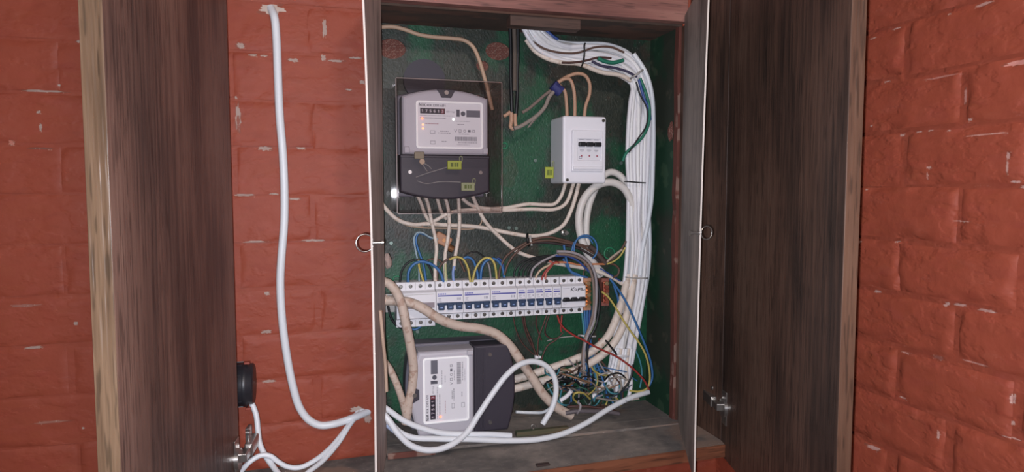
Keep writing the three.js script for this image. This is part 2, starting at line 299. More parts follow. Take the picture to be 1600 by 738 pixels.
{
  const sh = new THREE.Shape(); sh.moveTo(BX0, SILL); sh.lineTo(BX1, SILL); sh.lineTo(BX1, BY1); sh.lineTo(BX0, BY1); sh.closePath();
  for (const [px, py, rx, ry] of [[612, 76, 21, 15], [778, 80, 20, 14], [754, 103, 10, 8]]) { const p = P(px, py, 0), h = new THREE.Path(); h.absellipse(p.x, p.y, rx * .00128, ry * .00128, 0, Math.PI * 2, true); sh.holes.push(h); }
  const g = new THREE.ExtrudeGeometry(sh, { depth: .003, bevelEnabled: false, curveSegments: 20 }); g.translate(0, 0, -.003);
  const q = g.attributes.position, uv = g.attributes.uv; for (let i = 0; i < q.count; i++) uv.setXY(i, (q.getX(i) - BX0) / (BX1 - BX0), (q.getY(i) - SILL) / (BY1 - SILL));
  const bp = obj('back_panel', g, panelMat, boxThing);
  for (const [px, py, rx] of [[612, 76, 21], [778, 80, 20], [754, 103, 10]]) { const p = P(px, py, 0); obj('knockout', cyl(rx * .00135, rx * .00135, .004, 28, [p.x, p.y, -.0062]), rust, bp); }
}
obj('side_wall', box(BX0 - .003, BX0, SILL, BY1, 0, .128), greenSide, boxThing);
obj('side_wall', box(BX1, BX1 + .003, SILL, BY1, 0, .128), greenSide, boxThing);
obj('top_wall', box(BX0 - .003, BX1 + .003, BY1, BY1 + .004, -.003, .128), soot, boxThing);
obj('bottom_wall', box(BX0 - .003, BX1 + .003, SILL - .021, SILL + .0012, -.003, ZW + .003), dustWood, boxThing);
obj('bottom_wall', box(BX0 + .002, BX1, SILL - .004, SILL + .0012, ZW + .0032, .152, .001), dustWood, boxThing);
{ // plastered frame edge down the right side, rough and red
  const pts = []; for (let i = 0; i <= 24; i++) pts.push([mix(SILL, BY1, i / 24), rr(-.0015, .002)]);
  const sh = new THREE.Shape(); const fa = P(1056, 369, .128).x, fb = P(1065, 369, .128).x; sh.moveTo(fb, SILL); for (const [y, w] of pts) sh.lineTo(fa + w, y); sh.lineTo(fb, BY1); sh.closePath();
  const g = new THREE.ExtrudeGeometry(sh, { depth: .014, bevelEnabled: true, bevelSize: .0008, bevelThickness: .0008, bevelSegments: 1 }); g.translate(0, 0, .1135);
  const f = obj('frame_edge', metricUV(g), rust, boxThing); f.userData.label = 'reddish plastered frame edge';
  for (const [px, py, r] of [[1050, 206, .012], [1051, 596, .008]]) {
    const b = new THREE.IcosahedronGeometry(r, 3), q = b.attributes.position; for (let i = 0; i < q.count; i++) { const n = fbm(q.getX(i) * 90 + 4, q.getY(i) * 90 + q.getZ(i) * 60, 251, 3) * .8 + .6; q.setXYZ(i, q.getX(i) * n * .55, q.getY(i) * n * 1.7, q.getZ(i) * n * .5); }
    b.computeVertexNormals(); const p = PX(px, py, BX1); b.translate(p.x - .001, p.y, p.z); obj('plaster_lump', b, rust, f);
  }
}
{ const a = P(1063.5, 369, .138).x; obj('door_stile', box(a, a + .016, SILL + .002, BY1, ZW + .002, .1485, .001), laminateDark, boxThing); }
obj('worn_edge', box(BX0 + .003, .180, SILL - .009, SILL + .0016, .1522, .1565, .0012), rust, boxThing);
const rail = obj('head_rail', box(BX0 - .004, P(1075, 33, .148).x, BY1 + .0045, 1.860, .100, .148, .0012), railWood, boxThing);
{ const a = P(798, 15, .13), b = P(908, 46, .13); obj('wood_block', box(a.x, b.x, b.y, BY1 - .0002, .100, .1276, .001), std(0xffffff, .7, { map: woodTex([104, 78, 68], [78, 58, 50], [128, 98, 84], 18, true) }), boxThing); }

// a thin inner door warped along its height: hinge edge straight, free edge through three measured points
function innerDoor(hx, hz, top, free, fz, side, label) {
  const y0 = SILL + .004, th = .0028, [t, m, b] = free.map((p, i) => P(p[0], p[1], fz));
  const g0 = new THREE.BoxGeometry(1, 1, 1, 6, 20, 1), q = g0.attributes.position, nrm = new Float32Array(q.count * 3);
  const fx = y => { const L = (y, a, c) => (y - a.y) / (c.y - a.y); const k = y; return t.x * L(k, m, t) * L(k, b, t) * 1 + m.x * L(k, t, m) * L(k, b, m) + b.x * L(k, t, b) * L(k, m, b); };
  const uv = g0.attributes.uv;
  for (let i = 0; i < q.count; i++) {
    const u = q.getX(i) + .5, y = mix(y0, top, q.getY(i) + .5), w = q.getZ(i) > 0 ? 1 : 0;
    uv.setXY(i, u * .3, y); q.setXYZ(i, mix(hx, fx(y), u) + side * th * w, y, mix(hz, fz, u));
  }
  if (side < 0) { const ix = g0.index.array; for (let i = 0; i < ix.length; i += 3) { const k = ix[i]; ix[i] = ix[i + 1]; ix[i + 1] = k; } }
  const ix = Array.from(g0.index.array), ends = [], rest = [];
  for (const gr of g0.groups) (gr.materialIndex === 0 ? ends : rest).push(...ix.slice(gr.start, gr.start + gr.count));
  const make = list => { const g = g0.clone(); g.setIndex(list); const n = g.toNonIndexed(); n.computeVertexNormals(); n.clearGroups(); return n; };
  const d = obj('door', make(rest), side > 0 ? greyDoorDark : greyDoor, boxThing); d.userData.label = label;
  obj('raw_edge', make(ends), whiteEdge, d);
  return d;
}
const topL = 1.795, topR = P(1076, 18, .18).y;
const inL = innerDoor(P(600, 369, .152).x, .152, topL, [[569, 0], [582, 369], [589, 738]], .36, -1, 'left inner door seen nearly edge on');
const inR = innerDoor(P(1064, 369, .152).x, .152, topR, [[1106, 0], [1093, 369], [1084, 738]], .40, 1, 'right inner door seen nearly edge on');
function pull(door, cx, cy, r, sx, z) {
  const c = P(cx, cy, z), k = P(sx, cy, z), t = new THREE.TorusGeometry(r, .0011, 8, 40); t.rotateY(.12); t.translate(c.x, c.y, c.z);
  obj('pull_ring', [metricUV(t)], steel, door);
  const e = new THREE.TorusGeometry(.0036, .0012, 6, 16); e.rotateY(Math.PI / 2); e.translate(mix(c.x, k.x, 1), c.y, z); 
  const dir = Math.sign(k.x - c.x);
  obj('ring_screw', [metricUV(e), cyl(.0022, .0022, .016, 10, [k.x + dir * .006, c.y, z - .0005], 'x'), cyl(.0042, .0042, .003, 12, [k.x + dir * .013, c.y, z - .0005], 'x')], steel, door);
}
pull(inL, 570, 380, .0124, 583, .358);
pull(inR, 1104, 364, .0105, 1091, .398);
{ // a long light splinter torn from the left inner door
  const p = [P(590, 486, .30), P(594, 530, .29), P(598, 570, .27), P(600, 612, .26)].map(v => v.add(new THREE.Vector3(.004, 0, 0)));
  const g = sweep(p, .0028, 6, 5), q = g.attributes.position; g.scale(1, 1, 1); const s = obj('splinter', g, splinterWood, inL); s.userData.label = 'pale splinter torn loose';
  const lump = new THREE.IcosahedronGeometry(.009, 2), w = lump.attributes.position; for (let i = 0; i < w.count; i++) { const n = .6 + fbm(w.getX(i) * 150 + 7, w.getY(i) * 150 + w.getZ(i) * 99, 261, 2) * .8; w.setXYZ(i, w.getX(i) * n * .7, w.getY(i) * n * 1.6, w.getZ(i) * n * .7); }
  lump.computeVertexNormals(); const a = P(607, 409, .125); lump.translate(a.x - .001, a.y, a.z); obj('plaster_lump', lump, plaster, boxThing);
}
{ // panel details: dark round disc behind the upper meter, painted knockout rings, screws
  const a = P(663, 126, .004); obj('round_disc', cyl(.041, .041, .008, 32, [a.x, a.y, .004]), rubber, boxThing);
  const paintGreen = std(0x2c7a56, .45);
  for (const [px, py, r] of [[952, 396, .012], [620, 438, .008], [788, 228, .006]]) { const p = P(px, py, 0), t = new THREE.TorusGeometry(r, .0016, 8, 24); t.translate(p.x, p.y, .001); obj('knockout', metricUV(t), paintGreen, boxThing); }
  for (const [px, py] of [[611, 380], [836, 251], [806, 357], [795, 356], [970, 255], [844, 550], [652, 518]]) { const p = P(px, py, 0); obj('screw', cyl(.0036, .0042, .003, 10, [p.x, p.y, .0015]), std(0x6f8078, .4, { metalness: .4 }), boxThing); }
  const s = P(878, 363, 0); obj('bolt', [cyl(.0045, .0045, .03, 10, [s.x, s.y, .015]), cyl(.007, .007, .005, 6, [s.x, s.y, .012])], steel, boxThing);
}

// ---------------------------------------------------------------- electricity meters
const meterPrint = canvasTex(1024, 720, (g, W, H) => {
  g.fillStyle = '#dddbe0'; g.fillRect(0, 0, W, H);
  g.fillStyle = '#1a1a22'; g.font = 'bold 62px sans-serif'; g.fillText('NiK', 40, 84);
  g.fillStyle = '#4c4a54'; g.font = 'bold 46px sans-serif'; g.fillText('НІК 2301 АП1', 160, 80);
  g.fillStyle = '#1d1520'; g.fillRect(62, 108, 376, 84);
  '175613'.split('').forEach((c, i) => { g.fillStyle = i === 5 ? '#6d2430' : '#2e2834'; g.fillRect(70 + i * 61, 114, 54, 72); g.fillStyle = '#c9bcc4'; g.font = 'bold 60px sans-serif'; g.fillText(c, 80 + i * 61, 172); });
  g.fillStyle = '#77757f'; g.font = '38px sans-serif'; g.fillText('кВт·год', 456, 166);
  const dash = (x, y, w, h, n, col) => { g.fillStyle = col; let p = x; for (let i = 0; i < n && p < x + w; i++) { const l = rr(8, 30); g.fillRect(p, y, Math.min(l, x + w - p), h); p += l + rr(4, 9); } };
  dash(62, 214, 500, 10, 40, '#9a98a0'); dash(62, 250, 390, 14, 40, '#85838c');
  dash(140, 338, 200, 12, 20, '#a47c86'); dash(630, 338, 100, 12, 8, '#8a8890'); dash(600, 290, 220, 10, 14, '#9a98a0');
  g.fillStyle = '#55545e'; g.fillRect(614, 118, 50, 108); g.beginPath(); g.arc(716, 178, 36, 0, 7); g.fill(); g.fillStyle = '#676670'; g.fillRect(768, 122, 214, 106);
  g.strokeStyle = '#77757f'; g.lineWidth = 6; g.strokeRect(212, 448, 72, 40); g.strokeRect(216, 604, 70, 46); dash(360, 446, 130, 12, 8, '#85838c'); dash(330, 474, 190, 12, 14, '#85838c'); dash(386, 604, 76, 12, 4, '#85838c');
  g.beginPath(); g.moveTo(580, 420); g.lineTo(600, 460); g.lineTo(620, 420); g.stroke(); g.strokeRect(650, 424, 36, 36); g.beginPath(); g.arc(740, 442, 18, 0, 7); g.stroke(); g.fillStyle = '#66646e'; g.fillRect(790, 424, 44, 34); g.strokeRect(866, 424, 28, 34);
  dash(650, 486, 160, 10, 10, '#8a8890');
  for (let x = 590; x < 930; x += 9) { g.fillStyle = '#605e68'; g.fillRect(x, 530, rr(3, 7), 66); }
  dash(640, 616, 290, 12, 22, '#85838c'); dash(620, 652, 200, 9, 12, '#a4a2aa');
});
function rbox(w, h, d, r, at) { const g = new RoundedBoxGeometry(w, h, d, 3, r); g.translate(...at); return metricUV(g); }
const printMat = std(0xffffff, .4, { map: meterPrint });
const bezelMat = std(0xffffff, .3), ledRed = new THREE.MeshStandardMaterial({ color: 0xff8a70, emissive: 0xff5a38, emissiveIntensity: 5 }), ledOrange = new THREE.MeshStandardMaterial({ color: 0xffc090, emissive: 0xffa878, emissiveIntensity: 1.6 }), ledWhite = new THREE.MeshStandardMaterial({ color: 0xffffff, emissive: 0xeafff0, emissiveIntensity: 3 });
function makeMeter(name, label, leds) {
  const t = thing(name, label, 'electricity meter');
  const arch = (y0, yc, ye, hw) => { const s = new THREE.Shape(); s.moveTo(-hw, y0); s.lineTo(hw, y0); s.lineTo(hw, ye); s.quadraticCurveTo(0, 2 * yc - ye, -hw, ye); s.closePath(); return s; };
  const ext = (s, d, z, b) => { const g = new THREE.ExtrudeGeometry(s, { depth: d - 2 * b, bevelEnabled: true, bevelSize: b, bevelThickness: b, bevelOffset: -b, bevelSegments: 3, curveSegments: 24 }); g.translate(0, 0, z + b); return metricUV(g); };
  obj('base', ext(arch(-.098, .104, .092, .084), .045, 0, .003), std(0x6c6872, .5), t);
  const housing = obj('housing', ext(arch(-.020, .100, .085, .080), .053, .0452, .007), meterGrey, t);
  { // dark hanging notch at the top
    const s = new THREE.Shape(); s.moveTo(-.016, .099); s.lineTo(.018, .099); s.lineTo(.010, .084); s.lineTo(-.008, .084); s.closePath();
    const n = obj('hanging_notch', ext(s, .006, .0935, .001), terminalDark, housing); obj('screw', cyl(.004, .004, .003, 12, [.001, .093, .1005]), steel, n);
  }
  const fy = .034, fx = .007;
  const plate = new THREE.Shape(); { const w = .062, h = .043, r = .006; plate.moveTo(-w + r, -h); plate.lineTo(w - r, -h); plate.quadraticCurveTo(w, -h, w, -h + r); plate.lineTo(w, h - r); plate.quadraticCurveTo(w, h, w - r, h); plate.lineTo(-w + r, h); plate.quadraticCurveTo(-w, h, -w, h - r); plate.lineTo(-w, -h + r); plate.quadraticCurveTo(-w, -h, -w + r, -h); }
  const pg = new THREE.ExtrudeGeometry(plate, { depth: .0015, bevelEnabled: false, curveSegments: 8 }); { const q = pg.attributes.position, uv = pg.attributes.uv; for (let i = 0; i < q.count; i++) uv.setXY(i, (q.getX(i) + .062) / .124, (q.getY(i) + .043) / .086); } pg.translate(fx, fy, .098);
  const face = obj('face_plate', pg, printMat, t); face.userData.label = 'white printed face plate with a mechanical register';
  const ring = plate.clone(); { const w = .0592, h = .0402, r = .005, p = new THREE.Path(); p.moveTo(-w + r, -h); p.quadraticCurveTo(-w, -h, -w, -h + r); p.lineTo(-w, h - r); p.quadraticCurveTo(-w, h, -w + r, h); p.lineTo(w - r, h); p.quadraticCurveTo(w, h, w, h - r); p.lineTo(w, -h + r); p.quadraticCurveTo(w, -h, w - r, -h); p.closePath(); ring.holes.push(p); }
  const rg = new THREE.ExtrudeGeometry(ring, { depth: .001, bevelEnabled: true, bevelSize: .0004, bevelThickness: .0006, bevelSegments: 2, curveSegments: 8 }); rg.translate(fx, fy, .0996); obj('bezel', metricUV(rg), bezelMat, face);
  for (const [u, v, m] of leds) { const g = new THREE.SphereGeometry(.0019, 12, 8); g.translate(fx - .062 + u * .124, fy - .043 + (1 - v) * .086, .0998); obj('lamp', g, m, face); }
  // dark terminal cover with a bowed lower edge
  const cs = new THREE.Shape(); cs.moveTo(-.084, -.0205); cs.lineTo(.084, -.0205); cs.lineTo(.084, -.088); cs.quadraticCurveTo(0, -.116, -.084, -.088); cs.closePath();
  const cover = obj('terminal_cover', ext(cs, .046, .0455, .004), terminalDark, t);
  obj('lip', box(-.083, .083, -.0255, -.0215, .0916, .0935, .0006), terminalDark, cover);
  for (const x of [-.066, .066]) obj('screw', cyl(.0035, .004, .004, 12, [x, -.052, .0925]), steel, cover);
  for (let i = 0; i < 6; i++) obj('rib', box(-.078, .078, -.0300 - i * .0026, -.0286 - i * .0026, .0914, .0928), terminalDark, cover);
  for (const x of [-.072, .074]) obj('clip', rbox(.010, .012, .006, .002, [x, -.012, .0985]), meterGrey, housing);
  return t;
}
const meterA = makeMeter('electricity_meter', 'grey and dark electricity meter hanging upright under the clear plastic cover', [[.09, .37, ledRed], [.1, .5, ledOrange], [.1, .58, ledOrange], [.555, .37, ledWhite]]);
{ const p = P(697, 225, .098); meterA.position.set(p.x, p.y, 0); }
const meterB = makeMeter('electricity_meter', 'electricity meter lying on its side at the bottom of the box, face text running upward', [[.09, .37, ledRed], [.555, .37, ledWhite]]);
{ const p = P(723, 611, .098); meterB.position.set(p.x, p.y + .002, .012); meterB.rotation.z = Math.PI / 2; }
// clear acrylic cover over the upper meter
{
  const clear = new THREE.MeshPhysicalMaterial({ color: 0xf6f4f4, roughness: .04, transmission: 1, thickness: 0, ior: 1.49, specularIntensity: .25 }), edge = std(0x8d7c78, .3);
  const a = P(619, 122, .128), b = P(784, 332, .128), t = thing('meter_cover', 'clear plastic box cover standing over the upright meter', 'plastic cover', [0, 0, 0]);
  const x0 = a.x, x1 = b.x, y0 = b.y, y1 = a.y, w = .003, D = .128;
  obj('front_pane', box(x0, x1, y0, y1, D - w, D), clear, t);
  obj('side_pane', box(x0, x0 + w, y0, y1, .001, D - w - .0002), clear, t);
  obj('side_pane', box(x1 - w, x1, y0, y1, .001, D - w - .0002), clear, t);
  obj('top_pane', box(x0 + w + .0002, x1 - w - .0002, y1 - w, y1, .001, D - w - .0002), clear, t);
  obj('bottom_pane', box(x0 + w + .0002, x1 - w - .0002, y0, y0 + w, .001, D - w - .0002), clear, t);
  obj('edge_strip', [box(x0, x1, y0 - .0014, y0 - .0001, D - .0034, D + .0004)], edge, t); obj('edge_strip', [box(x0, x1, y1 + .0001, y1 + .0012, D - .0034, D + .0004)], edge, t);
  obj('edge_strip', [box(x0 - .0012, x0 - .0001, y0, y1, D - .0034, D + .0004)], edge, t); obj('edge_strip', [box(x1 + .0001, x1 + .0012, y0, y1, D - .0034, D + .0004)], edge, t);
  for (const s of [0, 1]) obj('flange', box(s ? x1 + .0002 : x0 - .012, s ? x1 + .006 : x0 - .0002, y0, y1, .0005, .0035), clear, t);
}
function sealTag(name, label, px, py, z, w, h, mat) {
  const p = P(px, py, z), t = thing(name, label, 'seal', [p.x, p.y, p.z]);
  obj('body', rbox(w, h, .005, .001, [0, 0, 0]), mat, t);
  obj('loop', [sweep([[w * .38, h * .45, 0], [w * .40, h * .95, 0], [w * .5, h * 1.02, 0], [w * .56, h * .9, 0], [w * .52, h * .2, 0]].map(v => new THREE.Vector3(...v)), .0008, 6, 5)], sealPale, t);
  obj('mark', [box(-w * .28, -w * .1, -h * .22, h * .25, .0025, .003), box(-w * .02, w * .08, -h * .22, h * .25, .0025, .003), box(w * .16, w * .26, -h * .22, h * .25, .0025, .003)], std(0x5d6a2c, .6), t);
  return t;
}
sealTag('seal_tag', 'bright yellow-green seal tag hanging across the dark terminal cover of the upright meter', 710, 258, .108, .026, .016, sealGreen);
sealTag('seal_tag', 'dull olive seal tag at the lower right of the upright meter', 731, 292, .108, .025, .015, sealPale);
sealTag('seal_tag', 'yellow-green seal tag on the left side of the small white breaker case', 858, 270, .085, .017, .022, sealGreen);
{ const p = P(655, 243, .112), t = thing('lead_seal', 'faded round seal with a loose thread at the left of the upright meter', 'seal', [p.x, p.y, p.z]); obj('body', rbox(.018, .013, .006, .002, [0, 0, 0]), std(0x8f8672, .7), t); obj('bead', cyl(.005, .005, .004, 14, [.005, -.011, 0]), std(0xb8a088, .6), t); obj('thread', [sweep([[.004, -.014, 0], [.010, -.022, 0], [.014, -.028, 0]].map(v => new THREE.Vector3(...v)), .0006, 5, 4), sweep([[.006, -.013, 0], [.016, -.018, 0], [.022, -.024, 0]].map(v => new THREE.Vector3(...v)), .0006, 5, 4)], zipGrey, t); }
const wirePts = a => a.map(p => P(p[0], p[1], p[2]));
tag(obj('seal_wire', [sweep(wirePts([[650, 277, .096], [670, 270, .098], [690, 264, .1], [703, 260, .107]]), .0006, 5, 5)], zipGrey), 'thin wire running to the bright yellow-green seal tag on the upright meter', 'wire');
tag(obj('seal_wire', [sweep(wirePts([[652, 283, .096], [665, 287, .098], [690, 284, .1], [720, 285, .107]]), .0006, 5, 5)], zipGrey), 'thin wire running to the dull olive seal tag on the upright meter', 'wire');

// ---------------------------------------------------------------- small white breaker case at the upper right
const printCommon = (g, w, h) => { g.fillStyle = '#dedce2'; g.fillRect(0, 0, w, h); };
{
  const z = .082, a = P(881, 180, z), b = P(948, 287, z), w = b.x - a.x, h = a.y - b.y;
  const t = thing('breaker_case', 'small white plastic breaker case with three black levers at the upper right', 'breaker case', [(a.x + b.x) / 2, (a.y + b.y) / 2, 0]);
  obj('case', rbox(w, h, z - .004, .005, [0, 0, (z - .004) / 2 + .0005]), whiteShell, t);
  const wx = .062, wy = .078, sh = new THREE.Shape(); sh.moveTo(-wx / 2, -wy / 2); sh.lineTo(wx / 2, -wy / 2); sh.lineTo(wx / 2, wy / 2); sh.lineTo(-wx / 2, wy / 2); sh.closePath();
  const hole = new THREE.Path(); hole.moveTo(-.022, -.020); hole.lineTo(-.022, .024); hole.lineTo(.029, .024); hole.lineTo(.029, -.020); hole.closePath(); sh.holes.push(hole);
  const wg = new THREE.ExtrudeGeometry(sh, { depth: .004, bevelEnabled: true, bevelSize: .0015, bevelThickness: .0015, bevelSegments: 2 }); wg.translate(.004, -.002, z - .003); obj('window_frame', metricUV(wg), whiteShell, t);
  obj('lower_ledge', rbox(wx, .006, .008, .0015, [.004, -.036, z + .002]), whiteShell, t);
  const ct = canvasTex(256, 220, (g, W, H) => { printCommon(g, W, H); g.fillStyle = '#8a8894'; for (let i = 0; i < 3; i++) { g.fillRect(30 + i * 76, 112, 44, 5); g.fillRect(36 + i * 76, 124, 30, 4); g.fillRect(20 + i * 80, 10, 50, 5); } g.strokeStyle = '#7a7886'; g.lineWidth = 4; g.strokeRect(24, 176, 26, 20); g.strokeRect(6, 6, 244, 208); });
  const ins = obj('breaker_front', (() => { const g = new THREE.BoxGeometry(.051, .044, .002); g.translate(.0075, 0, z - .001); return g; })(), std(0xffffff, .45, { map: ct }), t);
  for (let i = 0; i < 3; i++) { obj('lever', rbox(.0145, .009, .008, .002, [-.0085 + i * .0165, .0105, z + .003]), levelBlack, ins); obj('indicator', rbox(.003, .003, .001, .0004, [-.0085 + i * .0165, -.012, z + .0003]), std(0x9c4454, .5), ins); }
  for (const [x, y] of [[w / 2 - .007, h / 2 - .008], [-w / 2 + .009, -h / 2 + .007]]) obj('screw', cyl(.0032, .0032, .002, 12, [x, y, z - .003]), screwDark, t);
}

// ---------------------------------------------------------------- the row of modular breakers on its rail
const ZB = .030;                                              // back of the breakers
{ const a = P(600, 470, ZB), b = P(912, 458, ZB), y = P(760, 470, .05).y; tag(obj('din_rail', [box(a.x + .002, b.x, y - .0175, y + .0175, ZB - .004, ZB - .0005), box(a.x + .002, b.x, y - .0175, y - .014, .0005, ZB - .004), box(a.x + .002, b.x, y + .014, y + .0175, .0005, ZB - .004)], steel), 'steel mounting rail carrying the row of breakers', 'rail'); }
const redrawHandwriting = g => { g.strokeStyle = '#16161c'; g.lineWidth = 7; g.lineCap = 'round'; const L = (...p) => { g.beginPath(); g.moveTo(p[0], p[1]); for (let i = 2; i < p.length; i += 2) g.lineTo(p[i], p[i + 1]); g.stroke(); };
  L(104, 16, 98, 56); L(134, 14, 102, 36, 130, 56); L(152, 28, 142, 36, 144, 52, 160, 50, 164, 36, 152, 28); L(176, 60, 182, 26, 200, 26, 200, 38, 180, 42); L(208, 54, 214, 26, 228, 28, 220, 38, 230, 46, 226, 54, 208, 54); L(236, 50, 254, 46); };
const frontTex = {
  blue: canvasTex(256, 256, (g, w, h) => { printCommon(g, w, h); g.fillStyle = '#5a62b0'; g.font = 'bold 26px sans-serif'; for (let i = 0; i < 5; i++) g.fillRect(10 + i * 17, 20, 12, 14); g.fillStyle = '#3c3f96'; g.fillRect(8, 42, 240, 14); g.fillStyle = '#9c9aa8'; g.fillRect(14, 78, 30, 8); g.fillRect(14, 96, 24, 6); for (let i = 0; i < 3; i++) g.fillRect(200 + i * 14, 74, 8, 30); g.fillRect(14, 112, 34, 5); }),
  single: canvasTex(96, 256, (g, w, h) => { printCommon(g, w, h); g.fillStyle = '#6a70b4'; for (let i = 0; i < 5; i++) g.fillRect(10 + i * 15, 18, 11, 12); g.fillStyle = '#3c3f96'; g.fillRect(6, 42, 84, 16); g.fillStyle = '#9c9aa8'; g.fillRect(12, 76, 34, 8); g.fillRect(12, 92, 24, 6); g.fillRect(72, 78, 12, 20); g.fillRect(14, 108, 40, 5); }),
  white: canvasTex(256, 256, (g, w, h) => { printCommon(g, w, h); redrawHandwriting(g); g.fillStyle = '#8c8a96'; for (let i = 0; i < 5; i++) g.fillRect(12 + i * 15, 18, 10, 7); g.strokeStyle = '#8c8a96'; g.lineWidth = 3; g.strokeRect(20, 196, 24, 26); g.fillRect(112, 180, 14, 10); g.fillRect(208, 180, 14, 10); }),
};
function breakerProfile(hTop, hMid, hBot) {                    // side outline (depth, height): terminals step back from the toggle zone
  const s = new THREE.Shape(); const p = [[0, hBot], [.030, hBot], [.032, hBot + .001], [.032, hMid[0] - .003], [.042, hMid[0]], [.044, hMid[0] + .001], [.044, hMid[1] - .001], [.042, hMid[1]], [.032, hMid[1] + .003], [.032, hTop - .001], [.030, hTop], [0, hTop]];
  p.forEach((q, i) => i ? s.lineTo(q[0], q[1]) : s.moveTo(q[0], q[1])); s.closePath(); return s;
}
function makeBreaker(name, label, poles, x0, x1, yc, kind, group) {
  const w = x1 - x0 - .0006, t = thing(name, label, 'circuit breaker', [(x0 + x1) / 2, yc, ZB], group);
  const wide = kind === 'plain', top = .0385, bot = wide ? -.048 : -.038, mid = wide ? [-.030, .020] : [-.023, .021];
  const g = new THREE.ExtrudeGeometry(breakerProfile(top, mid, bot), { depth: w, bevelEnabled: false }); g.rotateY(-Math.PI / 2); g.translate(w / 2, 0, 0);
  obj('body', metricUV(g), white, t);
  const pw = w / poles;
  for (let i = 0; i < poles; i++) for (const s of [1, -1]) {
    const x = -w / 2 + pw * (i + .5), y = s > 0 ? .0305 : (wide ? -.0395 : -.0305);
    const q = obj('terminal_screw', cyl(.0036, .0036, .0010, 14, [x, y, .0322]), screwDark, t); obj('head', cyl(.0024, .0024, .0006, 12, [x - .0002, y + .0003, .0329]), steel, q); 
    obj('slot', box(x - .0022, x + .0022, y - .0005, y + .0005, .0330, .0335), plasticBlack, q);
  }
  for (let i = 1; i < poles; i++) obj('joint', [box(-w / 2 + pw * i - .0003, -w / 2 + pw * i + .0003, mid[1] + .004, top - .0005, .0318, .0322), box(-w / 2 + pw * i - .0003, -w / 2 + pw * i + .0003, bot + .0005, mid[0] - .004, .0318, .0322)], zipGrey, t);
  if (wide) {
    obj('front_window', rbox(w * .93, .011, .002, .0008, [0, -.005, .0445]), std(0x8d8288, .35), t); obj('label_line', box(-w * .46, w * .46, .0155, .0165, .0438, .0443), zipGrey, t); obj('front_lid', rbox(w * .8, .016, .003, .001, [.002, -.021, .0445]), white, t);
    return t;
  }
  const lg = new THREE.PlaneGeometry(w - .0016, mid[1] - mid[0] - .003); lg.translate(0, (mid[0] + mid[1]) / 2, .0442); obj('label', lg, std(0xffffff, .45, { map: frontTex[kind] }), t);
  const lm = kind === 'white' ? levelBlack : levelBlue;
  if (kind === 'white') {
    const bar = obj('lever_bar', rbox(w - .002, .005, .006, .001, [0, -.0075, .047]), lm, t);
    for (let i = 0; i < poles; i++) obj('lever', rbox(pw * .78, .0085, .007, .003, [-w / 2 + pw * (i + .5), -.0055, .0485]), lm, bar);
  } else {
    const bar = obj('lever_bar', rbox(w - .002, .005, .006, .001, [0, -.0035, .047]), lm, t);
    for (let i = 0; i < poles; i++) obj('lever', rbox(pw * .68, .0125, .008, .0015, [-w / 2 + pw * (i + .5), -.0085, .0485]), lm, bar);
    for (let i = 0; i < poles; i++) obj('lever_mark', box(-w / 2 + pw * (i + .5) - .0024, -w / 2 + pw * (i + .5) + .0024, -.0105, -.0085, .0526, .0528), paleBlue, t);
  }
  return t;
}
{
  const yc = P(760, 468, .066).y, X = px => P(px, 468, .068).x;
  makeBreaker('modular_device', 'four-module white device without levers at the left end of the breaker row', 4, X(619), X(680.5), yc, 'plain').userData.category = 'switch device';
  makeBreaker('circuit_breaker', 'three-pole breaker with blue levers, first right of the four-module white device', 3, X(681), X(723), yc, 'blue');
  makeBreaker('circuit_breaker', 'three-pole breaker with blue levers in the middle of the three wide blue ones', 3, X(723.3), X(765), yc, 'blue');
  makeBreaker('circuit_breaker', 'three-pole breaker with blue levers just left of the narrow single breakers', 3, X(765.3), X(806.6), yc, 'blue');
  const names = ['leftmost of the five narrow blue-lever breakers', 'second from the left of the five narrow blue-lever breakers', 'middle one of the five narrow blue-lever breakers, its lever darker', 'fourth from the left of the five narrow blue-lever breakers', 'rightmost of the five narrow breakers, next to the black-lever one'];
  const e = [807, 820.8, 834.8, 848.6, 862, 875.2];
  for (let i = 0; i < 5; i++) makeBreaker('circuit_breaker', names[i], 1, X(e[i]), X(e[i + 1] - .2), yc, 'single');
  makeBreaker('circuit_breaker', 'white three-pole breaker with black levers and a handwritten word, right end of the row', 3, X(875.8), X(913), yc, 'white');
}
// brass terminal bars right of the breakers
function terminalBar(label, px, y0, y1, z, n, holderMat, metal) {
  const a = P(px, y0, z), b = P(px, y1, z), t = thing('terminal_bar', label, 'terminal block', [a.x, 0, 0]);
  obj('holder', [box(-.005, .005, b.y - .004, a.y + .004, .0005, z - .008), box(-.008, .008, b.y - .006, b.y + .002, z - .016, z - .004), box(-.008, .008, a.y - .002, a.y + .006, z - .016, z - .004)], holderMat, t);
  obj('bar', box(-.0055, .0055, b.y, a.y, z - .0079, z, .001), metal, t);
  for (let i = 0; i < n; i++) obj('terminal_screw', cyl(.0042, .0042, .006, 12, [rr(-.001, .001), mix(a.y, b.y, (i + .5) / n), z + .003]), i % 3 ? metal : std(0xd8b48c, .35, { metalness: .8 }), t);
}
terminalBar('brass terminal bar standing right beside the black-lever breaker', 919, 440, 481, .070, 7, clampTan, brass);
terminalBar('darker reddish terminal bar behind the grey wires, against the white cable bundle', 947, 440, 474, .045, 6, std(0x8a5248, .6), std(0xa8604e, .4, { metalness: .6 }));
{ const p = P(695, 380, .03), t = thing('connector_block', 'tan connector clamp behind the cream wires above the breakers', 'connector', [p.x, p.y, .022]); t.rotation.z = -.5; obj('body', rbox(.034, .022, .02, .004, [-.006, .004, 0]), clampTan, t); obj('brass_end', [cyl(.007, .008, .012, 14, [.016, -.004, 0], 'x')], brass, t); obj('screw', cyl(.004, .004, .003, 10, [-.004, .004, .0105]), brass, t); }

